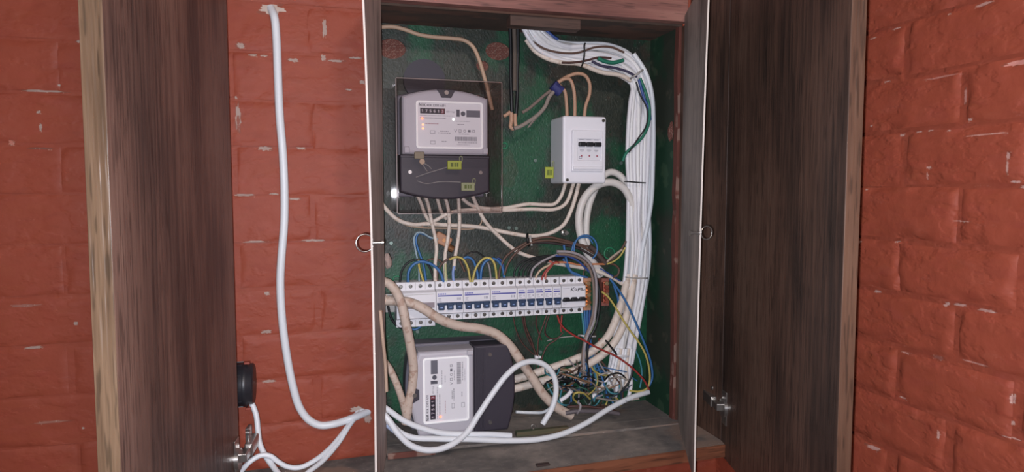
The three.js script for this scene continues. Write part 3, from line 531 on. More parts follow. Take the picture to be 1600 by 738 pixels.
// ---------------------------------------------------------------- cables and wires
function cable(name, label, pts, r, mat, group, radial = 10, per = 7) { return tag(obj(name, sweep(wirePts(pts), r, radial, per), mat), label, name === 'wire' ? 'wire' : 'cable', group); }
const zz = (z, list) => list.map(p => [p[0], p[1], p[2] === undefined ? z : p[2]]);
cable('white_cable', 'thick white cable hanging down the red wall at the left', zz(ZW + .008, [[423, 12, .104], [429, 28], [432, 60], [434, 110], [437, 180], [442, 240], [444.5, 300], [444, 350], [440, 400], [438, 440], [441, 500], [449, 560], [458, 605], [468, 637], [482, 656], [500, 665], [522, 663], [550, 654, ZW + .012], [576, 643, .104]]), .0068, whiteCable, null, 14, 8);
cable('white_cable', 'thin white cable dropping from the black round box at the left', [[384, 620, .15], [392, 629, .155], [400, 648, .16], [403, 672, .17], [406, 694, .185], [415, 713, .20], [427, 730, .22], [440, 748, .25], [450, 765, .28]], .0046, whiteCable);
cable('white_cable', 'thin white cable rising over the bottom left in a hump, then to the wall hole', [[366, 756, .25], [380, 733, .225], [393, 720, .215], [408, 712, .212], [422, 713, .212], [436, 723, .21], [450, 730, .208], [468, 731, .205], [490, 721, .195], [515, 701, .17], [540, 671, .135], [561, 641, .104]], .0042, whiteCable);
cable('white_cable', 'thin white cable under the hump, rising from below the frame to the wall hole', [[462, 758, .24], [480, 740, .22], [505, 720, .19], [530, 691, .155], [547, 664, .13], [568, 638, .104]], .0042, whiteCable);
{ // black round box on the cabinet side
  const y = P(375, 601, .15).y, t = thing('junction_box', 'black round junction box with orange tabs behind the edge of the left door', 'junction box', [-.166, y, .150]);
  const prof = [[.0, 0], [.036, 0], [.036, .026], [.0375, .027], [.0375, .033], [.034, .035], [.034, .041], [.030, .0435], [0, .0435]].map(p => new THREE.Vector2(p[0], p[1]));
  const g = new THREE.LatheGeometry(prof, 36); g.rotateZ(-Math.PI / 2); obj('body', metricUV(g), plasticBlack, t);
  for (const s of [1, -1]) obj('tab', rbox(.009, .004, .008, .001, [.034, s * .0385, .012]), orangeTab, t);
  for (let i = 0; i < 10; i++) { const q = i / 10 * 6.283; obj('ridge', box(.004, .026, -.0008, .0008, .0355, .0375).rotateX(q), plasticBlack, t); }
}
cable('tan_cable', 'tan cable crossing the top left of the box and dropping behind the meter cover', zz(.03, [[588, 44], [600, 42], [615, 42], [632, 46], [655, 54], [680, 58], [705, 60], [725, 63], [738, 72], [748, 92], [756, 118], [763, 145], [769, 172]]), .0040, tanCable);
// thick cream cables at the left edge
cable('thick_cable', 'thick cream cable crossing the white device, then sagging down to the right', [[600, 470, .09], [615, 470, .092], [640, 473, .096], [662, 483, .1], [685, 498, .1], [715, 509, .098], [750, 514, .096], [775, 522, .095], [795, 539, .096], [812, 562, .1], [830, 588, .1], [850, 618, .1], [870, 637, .098], [893, 650, .095]], .0092, dirtyCream, null, 14);
cable('thick_cable', 'thick cream cable dropping from the left edge in front of the white device', [[598, 440, .10], [608, 444, .104], [618, 455, .108], [627, 475, .118], [634, 505, .118], [641, 540, .112], [646, 575, .108], [644, 605, .106], [638, 635, .104], [634, 662, .1]], .0086, dirtyCream, null, 14);
cable('thick_cable', 'shorter cream cable at the lower left edge leaning toward the lower meter', [[600, 565, .11], [608, 576, .11], [617, 594, .11], [626, 618, .108], [632, 640, .104], [636, 662, .1]], .0066, dirtyCream, null, 12);
// loose white cables over the sill
cable('white_cable', 'white cable from the lower left, cut off below the dark end of the meter', zz(.150, [[596, 634], [608, 642], [628, 656], [655, 668], [690, 677], [730, 679], [765, 679], [799, 681]]), .0052, whiteCable, null, 12);
cable('white_cable', 'white cable looping across the face of the lower meter and over to the right', [[592, 640, .16], [606, 655, .17], [622, 678, .175], [643, 697, .176], [670, 704, .176], [700, 698, .172], [728, 678, .16], [748, 648, .15], [770, 615, .145], [792, 586, .14], [812, 570, .135], [832, 565, .13], [850, 570, .128], [864, 585, .126], [869, 608, .128], [864, 634, .13], [848, 663, .13]], .0055, whiteCable, null, 12, 8);
cable('white_cable', 'long white cable lying over the sill and rising to the right rear corner', [[592, 650, .155], [608, 660, .157], [625, 676, .158], [644, 684, .158], [680, 686, .158], [740, 687, .158], [790, 689, .158], [840, 687, .156], [880, 678, .15], [915, 662, .14], [950, 640, .12], [985, 622, .1], [1013, 613, .085]], .0054, whiteCable, null, 12, 8);
cable('white_cable', 'bluish white cable end poking in at the lower left under the looping one', [[592, 656, .15], [604, 664, .15], [616, 674, .148], [630, 684, .146]], .0044, std(0xb4c2dc, .4));
cable('white_cable', 'flat white strip lying on the floor behind the dark end of the lower meter', [[806, 644, .05], [830, 645, .05], [850, 644, .05], [866, 634, .05], [878, 628, .05]], .0032, whiteCable);
cable('white_cable', 'short white cable stub poking up in the wire tangle near the floor', [[876, 626, .09], [886, 619, .095], [893, 611, .1]], .0042, whiteShell);
// two thick pairs at the right
cable('thick_cable', 'upper of the two thick cream cables from behind the lower meter into the bundle', [[790, 596, .05], [815, 590, .055], [850, 579, .06], [890, 565, .066], [925, 549, .07], [948, 528, .072], [962, 500, .07], [973, 465, .06], [982, 430, .05]], .0080, creamCable, null, 14);
cable('thick_cable', 'lower of the two thick cream cables from behind the lower meter into the bundle', [[790, 611, .052], [815, 605, .057], [850, 595, .062], [890, 582, .068], [930, 563, .07], [957, 539, .072], [974, 508, .07], [984, 470, .06], [991, 430, .05]], .0080, creamCable, null, 14);
cable('thick_cable', 'outer thick white loop arching beneath the white breaker case into the bundle', [[942, 428, .04], [928, 412, .045], [914, 388, .05], [906, 362, .05], [905, 336, .05], [912, 312, .05], [926, 295, .05], [944, 286, .05], [960, 286, .05], [976, 296, .05], [987, 318, .05], [995, 345, .048], [1002, 375, .044], [1003, 410, .04]], .0080, std(0xd6d0cb, .45), null, 14);
cable('thick_cable', 'inner thick white loop rising behind the white breaker case into the bundle', [[938, 432, .025], [926, 408, .028], [917, 380, .03], [916, 350, .03], [920, 322, .03], [929, 298, .03], [940, 278, .03], [954, 269, .03], [968, 274, .03], [980, 290, .032], [988, 320, .03], [994, 360, .028], [997, 410, .025]], .0072, std(0xd6d0cb, .45), null, 14);
// the big bundle: round white cables between an outer and an inner guide
{
  const outer = [[838, 36], [852, 52], [872, 64], [893, 68], [914, 68], [950, 70], [982, 83], [1003, 108], [1016, 150], [1018, 200], [1017, 250], [1015, 290], [1014, 340], [1015, 385], [1012, 430], [1004, 480], [995, 530], [988, 575]];
  const inner = [[814, 36], [820, 52], [836, 76], [864, 93], [905, 101], [940, 108], [972, 120], [988, 133], [985, 158], [980, 200], [978, 250], [980, 288], [979, 340], [980, 385], [977, 430], [970, 480], [960, 530], [950, 580]];
  const z = [.055, .055, .05, .046, .045, .045, .045, .045, .045, .045, .045, .045, .045, .045, .045, .043, .04, .036];
  const n = 14;
  for (let i = 0; i < n; i++) {
    const row = i % 2, t0 = (i + .5) / n; let ph = rnd() * 6;
    const end = outer.length - (i % 4 === 3 ? 1 : 0), pts = [];
    for (let k = 0; k < end; k++) { const w = k > 8 && k < 11 || k === 4 || k === 11 ? .35 : 1, t = clamp(t0 + Math.sin(k * .75 + ph) * .08 * w * (k > 2 ? 1 : .4), .0, 1); pts.push([mix(outer[k][0], inner[k][0], t), mix(outer[k][1], inner[k][1], t), z[k] + (row ? .0075 : -.003) + Math.sin(k * .9 + ph * 2) * .003]); }
    const e = pts[pts.length - 1]; pts.push([e[0] - rr(2, 8), e[1] + rr(14, 34), e[2]]);
    cable('white_cable', 'round white cable in the big bundle running along the top and down the right side', pts, .0046, [whiteCable, white, std(0xd2cdc8, .45), std(0xe2e0e0, .4)][i % 4], 'white cables of the big bundle', 8, 4);
  }
  cable('white_cable', 'outermost white cable of the big bundle, bowed away from it on the right', [[990, 84, .06], [1008, 112, .062], [1018, 145, .063], [1021, 200, .063], [1020, 260, .062], [1018, 310, .06], [1012, 350, .058], [1004, 390, .056], [1000, 430, .054]], .0048, whiteCable);
  cable('white_cable', 'lowest white cable of the top run, sagging below the others at the left', [[822, 62, .05], [836, 80, .052], [856, 92, .054], [880, 98, .056], [905, 100, .056], [940, 113, .056], [970, 118, .056], [986, 126, .056]], .0046, creamCable);
}
cable('wire', 'dark blue wire along the upper edge of the bundle at the top', zz(.05, [[842, 38], [852, 46], [862, 55], [872, 62]]), .003, navyWire);
cable('wire', 'brown wire weaving through the upper white bundle under the black tie', zz(.064, [[828, 62], [850, 76], [880, 83], [905, 82], [930, 74], [955, 74], [975, 82]]), .0022, brownWire);
cable('wire', 'dark red wire under the upper white bundle by the black tie', zz(.066, [[878, 98], [895, 98], [915, 95], [935, 90], [955, 91]]), .0022, redBrown);
cable('wire', 'green wire showing between the white cables of the upper bundle', zz(.068, [[934, 91], [945, 96], [958, 98], [968, 96], [974, 94]]), .004, greenWire);
cable('wire', 'dark violet wire along the lower side of the upper bundle', zz(.066, [[925, 96], [940, 103], [960, 106], [980, 112], [995, 120]]), .0026, std(0x3c3850, .5));
cable('wire', 'green wire crossing the white bundle diagonally at the right', zz(.074, [[1000, 122], [1010, 148], [1015, 172], [1013, 195], [1004, 214], [990, 228], [978, 240], [973, 252]]), .0030, greenWire);
cable('wire', 'navy wire beside the green one in the upper right bend', zz(.073, [[998, 124], [1003, 142], [1008, 158], [1014, 170], [1016, 188]]), .0030, navyWire);
cable('wire', 'black wire following the green one across the white bundle', zz(.077, [[994, 128], [999, 146], [1009, 165], [1012, 178], [1009, 198], [996, 218], [983, 238]]), .0016, blackWire);
// cable ties
function tie(label, pts, mat, w = .0014) { return tag(obj('cable_tie', sweep(wirePts(pts), w, 6, 6), mat), label, 'cable tie'); }
tie('black tie around the top run of white cables', zz(.072, [[914, 68, .056], [913, 72], [913, 86], [911, 98], [908, 105, .05]]), zipBlack, .0018);
tie('white tie at the bend of the white bundle', zz(.076, [[983, 124, .055], [991, 119], [1001, 112], [1006, 108, .055]]), zipGrey, .0022);
tie('black tie around the white bundle below the small breaker case', zz(.070, [[976, 284, .05], [980, 284], [992, 285], [1004, 286], [1010, 286, .05]]), zipBlack);
tie('grey tie around the white bundle above the terminal bars', zz(.072, [[976, 433, .05], [982, 434], [995, 435], [1008, 435], [1012, 435, .05]]), zipGrey);
tie('black tie around the two thick cream cables above the tangle', zz(.084, [[943, 532, .055], [948, 534], [955, 543], [962, 552], [962, 558, .055]]), zipBlack, .0022);
tie('white tie around the lower end of the white bundle', zz(.064, [[954, 552, .04], [966, 556], [978, 557], [988, 557, .04]]), white, .0024);
tie('white tie around the grey and blue wires below the terminal bar', zz(.07, [[905, 524, .05], [910, 525], [920, 526], [930, 526, .05]]), white, .002);
tie('dark tie holding the brown wires to the cream cable above the breakers', zz(.062, [[824, 366, .045], [824, 372], [825, 380], [826, 384, .045]]), zipBlack, .0026);
tie('white tie tail hanging beside the dark one above the breakers', zz(.062, [[828, 368], [829, 376], [831, 384]]), zipGrey, .0022);
// cream conductors from the upper meter
const creamLbl = ['first', 'second', 'third', 'fourth', 'fifth'];
[[[652, 305, .05], [658, 318, .05], [663, 332, .045], [668, 342, .04], [676, 352, .03]], [[664, 305, .055], [669, 320, .055], [674, 345, .05], [680, 372, .048], [682, 390, .05], [680, 412, .055], [680, 440, .058]], [[682, 305, .05], [686, 320, .05], [690, 332, .045], [697, 342, .035]], [[694, 305, .055], [699, 320, .055], [702, 345, .05], [700, 372, .048], [696, 395, .05], [695, 415, .055], [697, 440, .058]], [[716, 305, .055], [717, 320, .055], [718, 350, .05], [715, 380, .048], [711, 402, .052], [709, 422, .056]]].forEach((p, i) => cable('cream_wire', creamLbl[i] + ' from the left of the five cream conductors under the upright meter', p, .0036, creamCable));
cable('cream_cable', 'cream cable sweeping from the left edge under the upright meter to the small breaker case', [[596, 318, .05], [606, 330, .05], [622, 344, .05], [645, 351, .048], [668, 350, .044], [700, 352, .04], [740, 354, .038], [775, 360, .038], [805, 366, .04], [832, 369, .042], [858, 365, .042], [880, 352, .042], [891, 332, .042], [900, 305, .042], [906, 280, .04]], .0042, creamCable, null, 10);
cable('cream_cable', 'upper of the two level cream cables from the meter cover to the small case', [[722, 310, .05], [735, 320, .05], [760, 326, .045], [790, 325, .04], [825, 319, .04], [850, 320, .04], [866, 319, .04], [876, 308, .04], [885, 282, .04]], .0038, creamCable);
cable('cream_cable', 'lower of the two level cream cables from the meter cover to the small case', [[668, 352, .04], [685, 342, .045], [705, 332, .048], [735, 328, .046], [775, 329, .042], [830, 327, .04], [868, 327, .042], [884, 318, .042], [897, 285, .04]], .0038, creamCable);
cable('cream_cable', 'cream cable running diagonally down right from the upright meter to the terminal bars', [[738, 305, .05], [748, 328, .048], [758, 346, .045], [780, 370, .04], [808, 393, .04], [838, 404, .04], [870, 412, .042], [905, 418, .045], [935, 425, .048], [960, 436, .05], [972, 444, .05]], .0040, creamCable);
cable('tan_cable', 'thin tan wire hooked below the meter cover', zz(.03, [[752, 332], [753, 344], [748, 354], [735, 358], [700, 357], [660, 356], [635, 352], [620, 344]]), .0016, tanCable);
// peach wires on top of the small case, taped blue
cable('peach_wire', 'rightmost of the three peach wires arching over the small breaker case', [[913, 182, .04], [915, 166, .042], [921, 147, .044], [921, 130, .046], [914, 118, .048], [902, 115, .048], [886, 120, .046], [872, 128, .044]], .0036, peach);
cable('peach_wire', 'middle of the three peach wires above the small breaker case', [[898, 182, .045], [898, 158, .048], [896, 138, .05], [890, 124, .05], [880, 124, .05], [870, 131, .048]], .0036, peach);
cable('peach_wire', 'leftmost of the three peach wires above the small breaker case', [[886, 182, .045], [885, 160, .048], [882, 142, .05], [874, 133, .05]], .0036, peach);
{ const p = P(870, 138, .049), t = tag(obj('blue_tape', (() => { const g = new THREE.CylinderGeometry(.010, .012, .022, 16, 4), q = g.attributes.position; for (let i = 0; i < q.count; i++) { const n = .8 + .4 * fbm(q.getX(i) * 200 + 3, q.getY(i) * 200 + q.getZ(i) * 140, 301, 2); q.setXYZ(i, q.getX(i) * n, q.getY(i), q.getZ(i) * n); } g.computeVertexNormals(); g.rotateZ(.9); return metricUV(g); })(), tapeBlue), 'wrap of blue tape around the peach wires', 'tape'); t.position.copy(p); }
cable('old_cord', 'upper old cloth cord running left from the blue tape', [[866, 138, .046], [852, 148, .044], [838, 160, .042], [826, 170, .04], [816, 176, .038]], .0032, std(0x7a6a62, .9));
cable('old_cord', 'lower frayed cloth cord running left from the blue tape', [[866, 142, .05], [858, 152, .05], [852, 166, .05], [842, 178, .05], [826, 190, .05], [812, 198, .05], [803, 201, .05]], .0040, cordGrey);
for (let i = 0; i < 6; i++) { const x = 828 + i * 2.4, y = 196 - i * 3; tag(obj('fray', sweep(wirePts([[x - 3, y + 4 + rr(-1, 2), .05], [x, y - 1, .053], [x + 5, y - 4 + rr(-2, 2), .05]]), .0014, 5, 4), cordGrey), 'tuft of fray hanging from the lower old cloth cord', 'fray', 'frayed strands of the old cord'); }
cable('black_cable', 'left black cable hanging from the top beside the upright meter cover', zz(.035, [[797, 40], [798, 80], [798, 120], [799, 150], [800, 180]]), .0036, blackWire);
cable('black_cable', 'right black cable hanging from the top left of the white bundle', zz(.038, [[809, 40], [809, 80], [808, 120], [808, 150], [806, 182]]), .0036, blackWire);
cable('black_cable', 'grey sheathed cable between the two hanging black ones', zz(.042, [[803, 38], [804, 75], [804, 115], [804, 142]]), .0042, std(0x5a5048, .8));
cable('bare_end', 'tan stripped end below the left hanging black cable', zz(.04, [[799, 176], [799, 188], [798, 199], [803, 202]]), .0040, peach);
cable('bare_end', 'tan stripped end below the right hanging black cable', zz(.042, [[805, 178], [805, 190], [806, 198]]), .0036, peach);
cable('bare_end', 'tan stripped end bent left of the hanging black cables', zz(.04, [[797, 175], [792, 179], [787, 182]]), .0036, peach);
// wires arching above the breakers
const A = (label, list, r, mat, z = .055) => cable('wire', label, zz(z, list), r, mat, null, 8, 6);
A('black wire arching at the left end above the white device', [[625, 441], [627, 426], [633, 415], [642, 408], [653, 406], [664, 409], [672, 420], [679, 441]], .0020, blackWire);
A('thick blue wire arching above the white device', [[637.5, 441], [639, 424], [647, 413], [658, 409], [669, 411], [680, 417], [688, 426], [693, 441]], .0028, blueWire, .06);
A('grey-blue wire looping up from the white device toward the tan clamp', [[655, 441], [654, 415], [649, 390], [647, 372], [652, 364], [660, 364], [672, 371], [684, 374]], .0020, std(0x8fa2ac, .5), .045);
A('bright blue wire looping up beside the grey-blue one toward the tan clamp', [[666, 441], [661, 412], [654, 392], [650, 376], [654, 365], [664, 367], [674, 373]], .0022, blueWire, .042);
A('short yellow wire standing above the white device', [[662, 441], [658, 428], [655, 418], [654, 406]], .0022, yellowWire, .058);
A('black-brown wire arch right of the thick blue wire', [[666, 408], [675, 405], [686, 407], [694, 416], [697, 426]], .0018, brownWire, .052);
A('dark wire rising from the first blue-lever breaker and joining the yellow arch', [[683, 441], [685, 422], [692, 411], [703, 404], [714, 402], [720, 411], [726, 425]], .0021, brownWire, .058);
A('yellow wire arch between the first two blue-lever breakers', [[702, 406], [713, 402], [723, 405], [730, 416], [733, 428], [735, 441]], .0022, yellowWire, .062);
A('pale blue wire below the fifth cream conductor', [[710, 416], [708, 424], [708, 432], [709, 441]], .0028, paleBlue, .058);
A('green-yellow wire beside the fourth cream conductor', [[696, 412], [696, 424], [697, 441]], .0022, std(0xb9b98a, .5), .06);
A('blue wire arch over the second blue-lever breaker', [[722, 406], [730, 402], [738, 406], [743, 416], [746, 428], [747, 441]], .0026, blueWire, .054);
A('black wire arching high behind the second blue-lever breaker', [[725, 402], [732, 396], [744, 394], [754, 400], [762, 408]], .0014, blackWire, .04);
A('yellow wire arch over the third blue-lever breaker', [[738, 441], [742, 424], [748, 412], [757, 404], [766, 404], [772, 411], [775, 424], [776, 436]], .0023, yellowWire, .064);
A('blue wire arch beside the yellow one over the third blue-lever breaker', [[751, 441], [752, 424], [756, 412], [763, 406], [773, 405], [781, 411], [786, 422], [788, 434]], .0027, blueWire, .058);
A('grey wire standing left of the brown pair', [[762, 410], [765, 420], [767, 437]], .0018, greyWire, .055);
A('navy wire short arch left of the brown pair', [[771, 408], [779, 404], [785, 411], [788, 424]], .0016, navyWire, .05);
A('upper brown wire curving from the third breaker up to the dark tie', [[779, 437], [782, 418], [790, 402], [803, 391], [818, 382], [827, 377], [840, 373], [858, 371], [878, 375], [900, 381], [920, 386]], .0026, brownWire, .058);
A('lower brown wire curving from the third breaker up to the dark tie', [[788, 430], [793, 414], [802, 400], [814, 389], [826, 381], [842, 377], [862, 376], [885, 380], [905, 384], [928, 396]], .0024, brownWire, .062);
A('dark brown wire leading right from the dark tie to the taped knot', [[826, 380], [850, 379], [880, 383], [905, 389], [925, 400], [942, 412]], .0026, std(0x33292a, .6), .06);
A('thick taped knot of brown wires left of the white bundle', [[921, 385], [930, 392], [938, 402], [946, 412]], .0052, std(0x4a3c36, .7), .064);
A('brown wire end curving up at the left of the white bundle', [[946, 411], [958, 404], [968, 394], [974, 385], [978, 377]], .0026, brownWire, .062);
A('yellow wire end curving up at the left of the white bundle', [[948, 413], [960, 408], [970, 399], [977, 387]], .0018, yellowWire, .066);
A('tan striped wire end below the curved brown one', [[945, 413], [955, 403], [964, 396], [972, 390]], .0024, std(0xa89888, .5), .066);
A('dark brown loop between the knot and the terminal bars', [[950, 412], [960, 414], [967, 421], [965, 430], [958, 434]], .0024, brownWire, .06);
// black and red arcs over the narrow breakers
for (let i = 0; i < 6; i++) A(['leftmost', 'second', 'third', 'fourth', 'fifth', 'rightmost'][i] + ' of the thin black wires curving over the narrow breakers', [[803 + i * 7, 438], [804 + i * 7.2, 424], [812 + i * 7, 412 + i * .6], [826 + i * 6, 405 + i * .8], [848 + i * 5, 401 + i], [874 + i * 4, 398 + i * 1.5]], .0019, blackWire, .048 + i * .002);
A('grey wire curving over the narrow breakers to the right', [[829, 437], [832, 422], [842, 412], [856, 404], [872, 398], [890, 398], [906, 404], [918, 414]], .0024, greyWire, .064);
A('grey wire bending down past the terminal bar, outer of the three', [[870, 393], [890, 394], [908, 400], [922, 412], [930, 430], [932, 455], [931, 480], [927, 505], [918, 525], [913, 545], [912, 580]], .0028, greyWire, .09);
A('brown-grey wire bending down past the terminal bar, middle of the three', [[872, 397], [892, 399], [909, 406], [920, 418], [926, 436], [928, 460], [927, 486], [922, 508], [914, 530], [910, 560], [912, 590]], .0028, std(0x7c6a60, .5), .088);
A('black wire bending down past the terminal bar, inner of the three', [[915, 412], [926, 425], [934, 445], [937, 465], [935, 490], [930, 512], [921, 530], [917, 560], [920, 590]], .0030, blackWire, .084);
A('pale red wire rising from the fourth narrow breaker', [[852, 437], [853, 428], [858, 420], [864, 412], [858, 408]], .0022, std(0xb86a5c, .5), .062);
A('red wire rising from the rightmost narrow breaker', [[846, 438], [850, 428], [858, 418], [868, 410], [874, 411]], .0022, redWire, .066);
A('orange wire running level right above the narrow breakers', [[864, 412], [876, 410], [890, 411], [905, 414], [925, 413], [945, 413]], .0020, orangeWire, .066);
A('tan ferrule wire over the middle narrow breaker', [[836, 438], [840, 428], [848, 420], [860, 414]], .0024, std(0xc2aa90, .5), .06);
A('navy wire curving over the black-lever breaker', [[868, 400], [885, 400], [903, 408], [914, 418], [922, 426]], .0022, navyWire, .068);
A('blue wire curving to the right of the black-lever breaker', [[880, 404], [886, 416], [893, 426], [905, 431], [918, 434]], .0024, blueWire, .06);
A('blue wire dropping from the small bolt toward the breakers', [[881, 383], [883, 396], [886, 410], [892, 424], [905, 430]], .0024, blueWire, .066);
A('bright blue wire ring hanging over the thick white loop', [[897, 398], [898, 382], [905, 371], [917, 368], [928, 374], [933, 387], [931, 398], [926, 404]], .0019, blueWire, .068);
A('second blue wire of the ring over the thick white loop', [[893, 394], [897, 380], [907, 372], [920, 372], [926, 380]], .0017, blueWire, .064);
A('blue stripe wire lying on the diagonal cream cable', [[938, 420], [950, 427], [962, 435], [970, 440]], .0014, navyWire, .056);
A('dark brown wire hooking over the right end of the breaker row', [[913, 440], [912, 426], [916, 418], [922, 416]], .0016, brownWire, .06);
// around and below the terminal bars
for (let i = 0; i < 5; i++) A(['leftmost', 'second', 'middle', 'fourth', 'rightmost'][i] + ' of the blue wires dropping from the brass terminal bar', [[909 + i * 4.5, 478], [910 + i * 3.6, 495], [912 + i * 3, 512], [913 + i * 2.4, 528], [911 + i * 3.5, 555], [906 + i * 6, 590 + (i % 2) * 12]], .0022, [tealWire, blueWire, blueWire, navyWire, blueWire][i], .058 + (i % 2) * .004);
A('blue wire crossing the white bundle to the right corner', [[953, 436], [964, 450], [977, 470], [990, 497], [1002, 525], [1011, 548], [1018, 572], [1019, 592], [1014, 604]], .0024, blueWire, .084);
A('yellow wire crossing the white bundle to the right corner', [[940, 456], [950, 464], [960, 478], [972, 498], [986, 519], [998, 535], [1008, 553], [1014, 575], [1015, 595], [1011, 607], [998, 612], [984, 611]], .0021, yellowWire, .088);
A('red wire crossing from the breakers to the white cable end in the right corner', [[871, 493], [875, 505], [882, 514], [896, 524], [912, 532], [928, 541], [945, 549], [962, 557], [980, 569], [996, 583], [1008, 597], [1014, 609]], .0020, redWire, .094);
A('second red wire dropping beside the crossing one under the black-lever breaker', [[878, 493], [877, 502], [876, 512], [877, 519]], .0018, redWire, .06);
A('blue wire between the terminal bars and the bundle', [[957, 440], [962, 455], [966, 470], [964, 488]], .0024, blueWire, .062);
A('teal wire hanging at the lower right behind the yellow one', [[992, 545], [1000, 565], [1003, 585], [1000, 606]], .0020, tealWire, .03);
A('green-yellow thin wire beside the grey wires below the bar', [[926, 486], [930, 500], [928, 512], [921, 522]], .0014, std(0x8ea070, .5), .08);
A('black cable fold beside the thick cream cables', [[972, 490], [962, 503], [954, 517], [948, 532]], .0050, blackWire, .058);
A('grey cable fold beside the thick cream cables', [[966, 494], [958, 508], [951, 522], [946, 534]], .0036, greyWire, .064);
A('white thin thread crossing left of the white tie', [[855, 533], [875, 528], [895, 526], [910, 525]], .0010, zipGrey, .05);
{ const p = P(939, 533, .06); tag(obj('red_cap', rbox(.010, .010, .010, .002, [p.x, p.y, p.z]), redWire), 'small red cap left of the thick cream cables', 'cap'); }
// thin signal wires under the narrow breakers
[[[802, 496], [806, 515], [815, 535], [828, 549], [838, 557]], [[816, 495], [820, 515], [827, 533], [835, 548], [840, 557]], [[819, 495], [822, 512], [830, 532], [838, 556]], [[838, 493], [838, 508], [842, 522], [846, 532]], [[854, 493], [848, 510], [842, 526], [840, 545], [840, 557]], [[858, 493], [853, 508], [852, 522], [862, 530], [872, 528]], [[880, 520], [868, 532], [856, 540], [848, 556], [844, 575]]].forEach((p, i) => A(['leftmost', 'second', 'third', 'fourth', 'fifth', 'sixth', 'rightmost'][i] + ' of the thin reddish brown wires hanging under the narrow breakers', p, i === 0 ? .0011 : .0015, i % 2 ? redBrown : std(0x553630, .6), .05 + i * .002));
{ const p = P(839, 558, .055); tag(obj('white_clip', [rbox(.010, .007, .008, .002, [p.x, p.y, p.z]), cyl(.0026, .0026, .010, 10, [p.x + .004, p.y + .001, p.z + .003], 'z')].map(g => g.index ? g.toNonIndexed() : g), white), 'small white clip gathering the thin reddish brown wires', 'clip'); }
A('thin wire dropping from the white clip', [[839, 560], [838, 572], [836, 584]], .0011, redBrown, .05);
A('blue wire bent under the white device at the left', [[661, 506], [655, 512], [648, 515], [640, 513]], .0022, blueWire, .05);
A('black wire bent under the white device at the left edge', [[606, 478], [611, 497], [619, 508], [630, 514], [640, 512]], .0022, blackWire, .06);
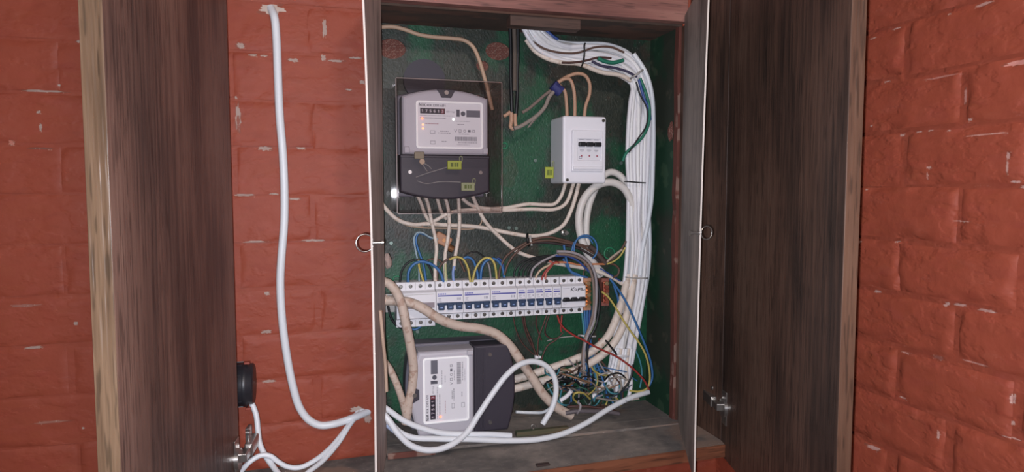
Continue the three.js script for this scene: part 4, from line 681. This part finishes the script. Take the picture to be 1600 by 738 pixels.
// tangle of cut wire ends at the lower right
{
  const mats = [blueWire, std(0x343a50, .5), yellowWire, blackWire, brownWire, tealWire, std(0x2c4658, .5), std(0x44584c, .5), greyWire, std(0x2f5a4a, .5), std(0x7c7068, .6), blackWire, std(0x8c6a50, .6), std(0x9a928a, .5)];
  for (let i = 0; i < 74; i++) {
    const x = rr(866, 985), y = rr(572, 628), a = rr(0, 6.28), l = rr(10, 26), k = rr(-1.1, 1.1), z = rr(.03, .11), pts = [];
    for (let q = 0; q < 5; q++) pts.push([clamp(x + Math.cos(a + k * q * .5) * l * (q - 1.5) * .7, 852, 1006), clamp(y + Math.sin(a + k * q * .55) * l * (q - 1.5) * .6, 556, 634), clamp(z + Math.sin(q * 1.3 + i) * .012, .012, .125)]);
    cable('wire', 'short curled wire end in the coloured tangle on the floor of the box', pts, rr(.0012, .0024), mats[i % mats.length], 'curled wire ends in the tangle', 6, 5);
  }
  for (let i = 0; i < 8; i++) { const x = 880 + i * 13; cable('wire', 'wire hanging straight down into the tangle below the grey wires', [[912 + i * 2, 545, .06], [905 + i * 6, 575, .06], [x, 604, .065], [x + rr(-8, 8), 628, .06]], .0020, [tealWire, blueWire, greyWire, brownWire][i % 4], 'wires hanging into the tangle', 6, 6); }
  for (let i = 0; i < 7; i++) { const x = 938 + i * 7; cable('white_strip', 'cut white sheath end hanging from the bottom of the big bundle', [[962 + i * 4, 545, .055], [956 + i * 4.5, 575, .058], [x + 6, 600, .06], [x + (i < 3 ? -14 : 2), 622 - (i % 3) * 8, .062]], .0042, [white, whiteCable, creamCable][i % 3], 'cut sheath ends under the big bundle', 8, 6); }
  cable('black_cable', 'black curved wire in front of the cut white sheath ends', [[989, 570, .08], [986, 590, .085], [976, 606, .088], [960, 616, .088], [945, 618, .086]], .0022, blackWire);
  cable('grey_cable', 'dark grey cable lying on the floor at the foot of the tangle', [[884, 646, .105], [900, 643, .11], [925, 643, .112], [950, 644, .112], [967, 647, .112]], .0044, std(0x5c5458, .6));
  cable('grey_cable', 'red-brown cable lying on the floor behind the dark grey one', [[886, 636, .09], [905, 635, .095], [930, 637, .1], [955, 641, .104], [966, 646, .106]], .0026, redBrown);
  cable('grey_cable', 'light grey loop standing over the cables on the floor', [[902, 646, .11], [906, 640, .118], [907, 634, .118], [903, 629, .11]], .0026, greyWire);
}
// ---------------------------------------------------------------- sill odds and ends
{ const a = P(812, 676, .150); tag(obj('wood_strip', (() => { const x0 = P(806, 676, .135).x, x1 = P(888, 664, .135).x; return box(x0, x1, SILL + .0014, SILL + .011, .128, .140, .0015); })(), std(0xffffff, .8, { map: woodTex([66, 76, 56], [44, 52, 40], [110, 84, 62], 19, true) })), 'small worn green wood strip lying on the sill right of the lower meter', 'wood strip');
  const p = P(853, 728, .272); tag(obj('rusty_bracket', box(p.x - .012, p.x + .012, SILL - .0075, SILL - .0045, .250, .260, .001), std(0x3a2a26, .7)), 'small dark rusty piece near the front of the sill', 'bracket'); 
  const f = P(836, 676, .145); tag(obj('hook', (() => { const t = new THREE.TorusGeometry(.0042, .0011, 6, 18, 5); t.translate(f.x, SILL + .0165, .134); return metricUV(t); })(), steel), 'small wire hook on the green wood strip', 'hook'); }
// ---------------------------------------------------------------- lamps of the room
{
  const t = thing('ceiling_lamp', 'round dim ceiling lamp behind the photographer', 'ceiling lamp', [0.25, 2.6, 1.9]);
  obj('base', cyl(.11, .11, .02, 32, [0, -.011, 0], 'y'), white, t);
  const s = new THREE.SphereGeometry(.10, 24, 14); s.scale(1, .7, 1); s.translate(0, -.09, 0);
  obj('globe', s, new THREE.MeshStandardMaterial({ color: 0xfff2e0, emissive: 0xfff0e6, emissiveIntensity: 1.2, roughness: .6 }), t);
  const f = thing('camera_flash', 'tiny flash lamp beside the lens that took the picture', 'flash', [FLASH_AT.x, FLASH_AT.y, FLASH_AT.z]);
  f.quaternion.copy(camera.quaternion);
  obj('lens', cyl(.0035, .0035, .001, 16, [0, 0, .0006]), new THREE.MeshStandardMaterial({ color: 0xffffff, emissive: 0xf1f4ff, emissiveIntensity: 4 }), f);
}
renderer.render(scene, camera);
